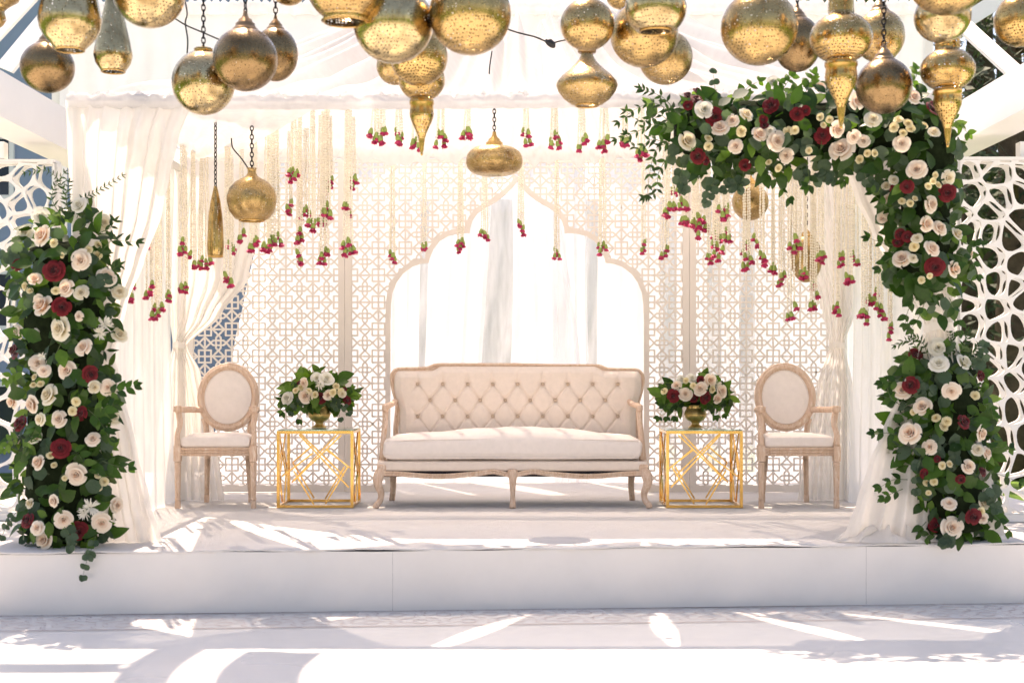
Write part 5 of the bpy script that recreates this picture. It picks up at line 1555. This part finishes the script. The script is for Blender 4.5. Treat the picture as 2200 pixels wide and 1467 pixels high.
for pts in ([(1990, 960), (1972, 1000), (1968, 1050)], [(2050, 960), (2052, 985), (2045, 1000)], [(1985, 815), (1970, 830), (1998, 840)], [(2110, 1050), (2130, 1070), (2140, 1090)], [(2090, 790), (2110, 770), (2112, 745)], [(2020, 930), (2010, 955), (2020, 970)], [(2040, 1140), (2040, 1158), (2030, 1164)]):
    fl.sprig([P(x, y, 7.66) for x, y in pts], 'e', 5, .9)
fill(fl, PB, DB, .22, 90, 190, 760, (('o', 6), ('e', 3.5), ('w', 1.5), ('f', .6)), axb)
RB = [('w', 2015, 748, 19), ('r', 1966, 765, 15), ('w', 2017, 783, 18), ('w', 2067, 780, 15), ('r', 1958, 826, 16), ('b', 1937, 840, 17), ('b', 2043, 839, 18), ('r', 2105, 807, 11), ('b', 1983, 875, 18), ('s', 2012, 899, 10), ('s', 2033, 905, 10), ('s', 2026, 918, 10), ('s', 1962, 885, 7), ('s', 2094, 850, 9), ('r', 2067, 907, 15), ('b', 1958, 932, 22), ('b', 2105, 931, 15), ('b', 1999, 960, 16), ('b', 1921, 971, 14), ('c', 2100, 966, 12), ('b', 2117, 973, 13), ('d', 2013, 986, 8), ('d', 2063, 1028, 10), ('r', 1986, 1017, 11), ('r', 2109, 1013, 11), ('s', 2023, 1000, 9), ('s', 2039, 997, 7), ('b', 2079, 1002, 15), ('s', 1991, 1038, 9), ('s', 2006, 1035, 9), ('s', 1995, 1058, 6), ('b', 2039, 1083, 15), ('b', 1962, 1083, 13), ('c', 2113, 1080, 13), ('s', 2106, 1098, 10), ('b', 2111, 1113, 11), ('r', 2089, 1109, 16), ('b', 2043, 1133, 23), ('r', 2010, 1127, 14)]
roses(fl, PB, DB, .22, 90, RB, axb)
fl.finish()

# ---- vases with flowers on the side tables
def urn(label, x, mat_):
    t = thing('brass_urn', label, 'vase', (x, 9.95, .539), 0, 'brass urns on the side tables')
    g = MB()
    g.lathe([(.0, .0), (.050, .0), (.052, .006), (.046, .012), (.030, .022), (.026, .034), (.034, .044), (.058, .056), (.074, .076), (.078, .098), (.074, .116), (.064, .132), (.062, .146), (.068, .156), (.070, .160), (.062, .160), (.056, .140)], (0, 0, 0), 36)
    g.build('bowl', 'urn_brass', t)
    g = MB(); g.tube([(cos(2 * pi * k / 36) * .079, sin(2 * pi * k / 36) * .079, .100) for k in range(37)], .003, 6, caps=False); g.build('band', 'urn_brass', t)
    return t
def bouquet(label, cx, lst, poly, seed):
    R.seed(seed)
    D = 9.95
    t = thing('bouquet', label, 'flower arrangement', P(cx, 868, D), 0, 'bouquets on the side tables')
    f = Flora(t, 140)
    core(f, [P(cx, 870, D), P(cx, 850, D), P(cx, 838, D)], .085)
    ax = lambda x, y: (cx, 850)
    for k in range(11):
        a = lerp(-1.3, 1.3, k / 10); r_ = 80 if abs(a) > .6 else 38
        x1 = cx + sin(a) * r_; y1 = 856 - cos(a) * 38 + R.uniform(-6, 10)
        f.sprig([P(cx + sin(a) * 25, 855, D - .05), P(cx + sin(a) * r_ * .6, lerp(855, y1, .6), D - .1), P(x1, y1, D - R.uniform(-.1, .15))], R.choice('owff'), 3, .58)
    for k in range(9):
        x1 = cx + lerp(-78, 62, k / 8)
        if abs(x1 - cx) < 32: continue
        f.sprig([P(lerp(cx, x1, .4), 862, D - .12), P(lerp(cx, x1, .8), 868, D - .17), P(x1, 886 + R.uniform(-8, 16), D - .18)], R.choice('ooe'), 3, .72)
    fill(f, poly, D, .20, 45, 26, 170, (('o', 3), ('w', 2), ('f', 4)), ax)
    roses(f, poly, D, .20, 45, [(c_, x_, y_, r_ * 1.15) for c_, x_, y_, r_ in lst], ax)
    f.finish()
urn('brass urn holding flowers on the left gold table', P(686, 0, 9.95).x, 0)
urn('brass urn holding flowers on the right gold table', P(1494, 0, 9.95).x, 0)
def q6(x, y, r_, c): return (c, 350 + x / 4.191, 760 + y / 4.191, r_ / 4.191)
def q8(x, y, r_, c): return (c, 1390 + x / 4.191, 760 + y / 4.191, r_ / 4.191)
BL = [q6(1125, 400, 46, 'w'), q6(1295, 375, 52, 'b'), q6(1275, 265, 40, 'b'), q6(1385, 220, 46, 'w'), q6(1470, 230, 52, 'w'), q6(1490, 375, 38, 'b'), q6(1415, 405, 46, 'r'), q6(1200, 335, 26, 's'), q6(1240, 305, 24, 's'), q6(1370, 370, 28, 's'), q6(1315, 340, 26, 's'), q6(1530, 345, 26, 's'), q6(1600, 350, 34, 's'), q6(1230, 265, 22, 'd'), q6(1425, 235, 22, 'd'), q6(1635, 320, 18, 'd'), q6(1655, 420, 34, 'r'), q6(1410, 285, 40, 'm'), q6(1560, 290, 26, 's'), q6(1620, 365, 28, 'c')]
PLB = [(608, 860), (612, 835), (630, 815), (660, 802), (690, 798), (720, 804), (745, 822), (762, 850), (758, 868), (730, 872), (686, 874), (640, 874)]
bouquet('flowers in white, blush and burgundy on the left gold table', 686, BL, PLB, 5)
BR = [q8(268, 290, 40, 'b'), q8(345, 365, 46, 'b'), q8(485, 315, 50, 'b'), q8(240, 380, 46, 'r'), q8(520, 390, 52, 'r'), q8(420, 395, 34, 'r'), q8(628, 400, 40, 'b'), q8(665, 335, 46, 'b'), q8(400, 225, 42, 'w'), q8(485, 240, 30, 'd'), q8(560, 240, 46, 'b'), q8(310, 230, 34, 'w'), q8(160, 340, 30, 's'), q8(420, 290, 26, 's'), q8(580, 320, 30, 's'), q8(630, 280, 40, 'm'), q8(350, 240, 26, 's')]
PRB = [(1416, 862), (1420, 838), (1440, 818), (1470, 806), (1500, 803), (1530, 810), (1555, 826), (1572, 850), (1566, 868), (1535, 872), (1494, 874), (1450, 874)]
bouquet('flowers in blush, white and deep red on the right gold table', 1494, BR, PRB, 9)
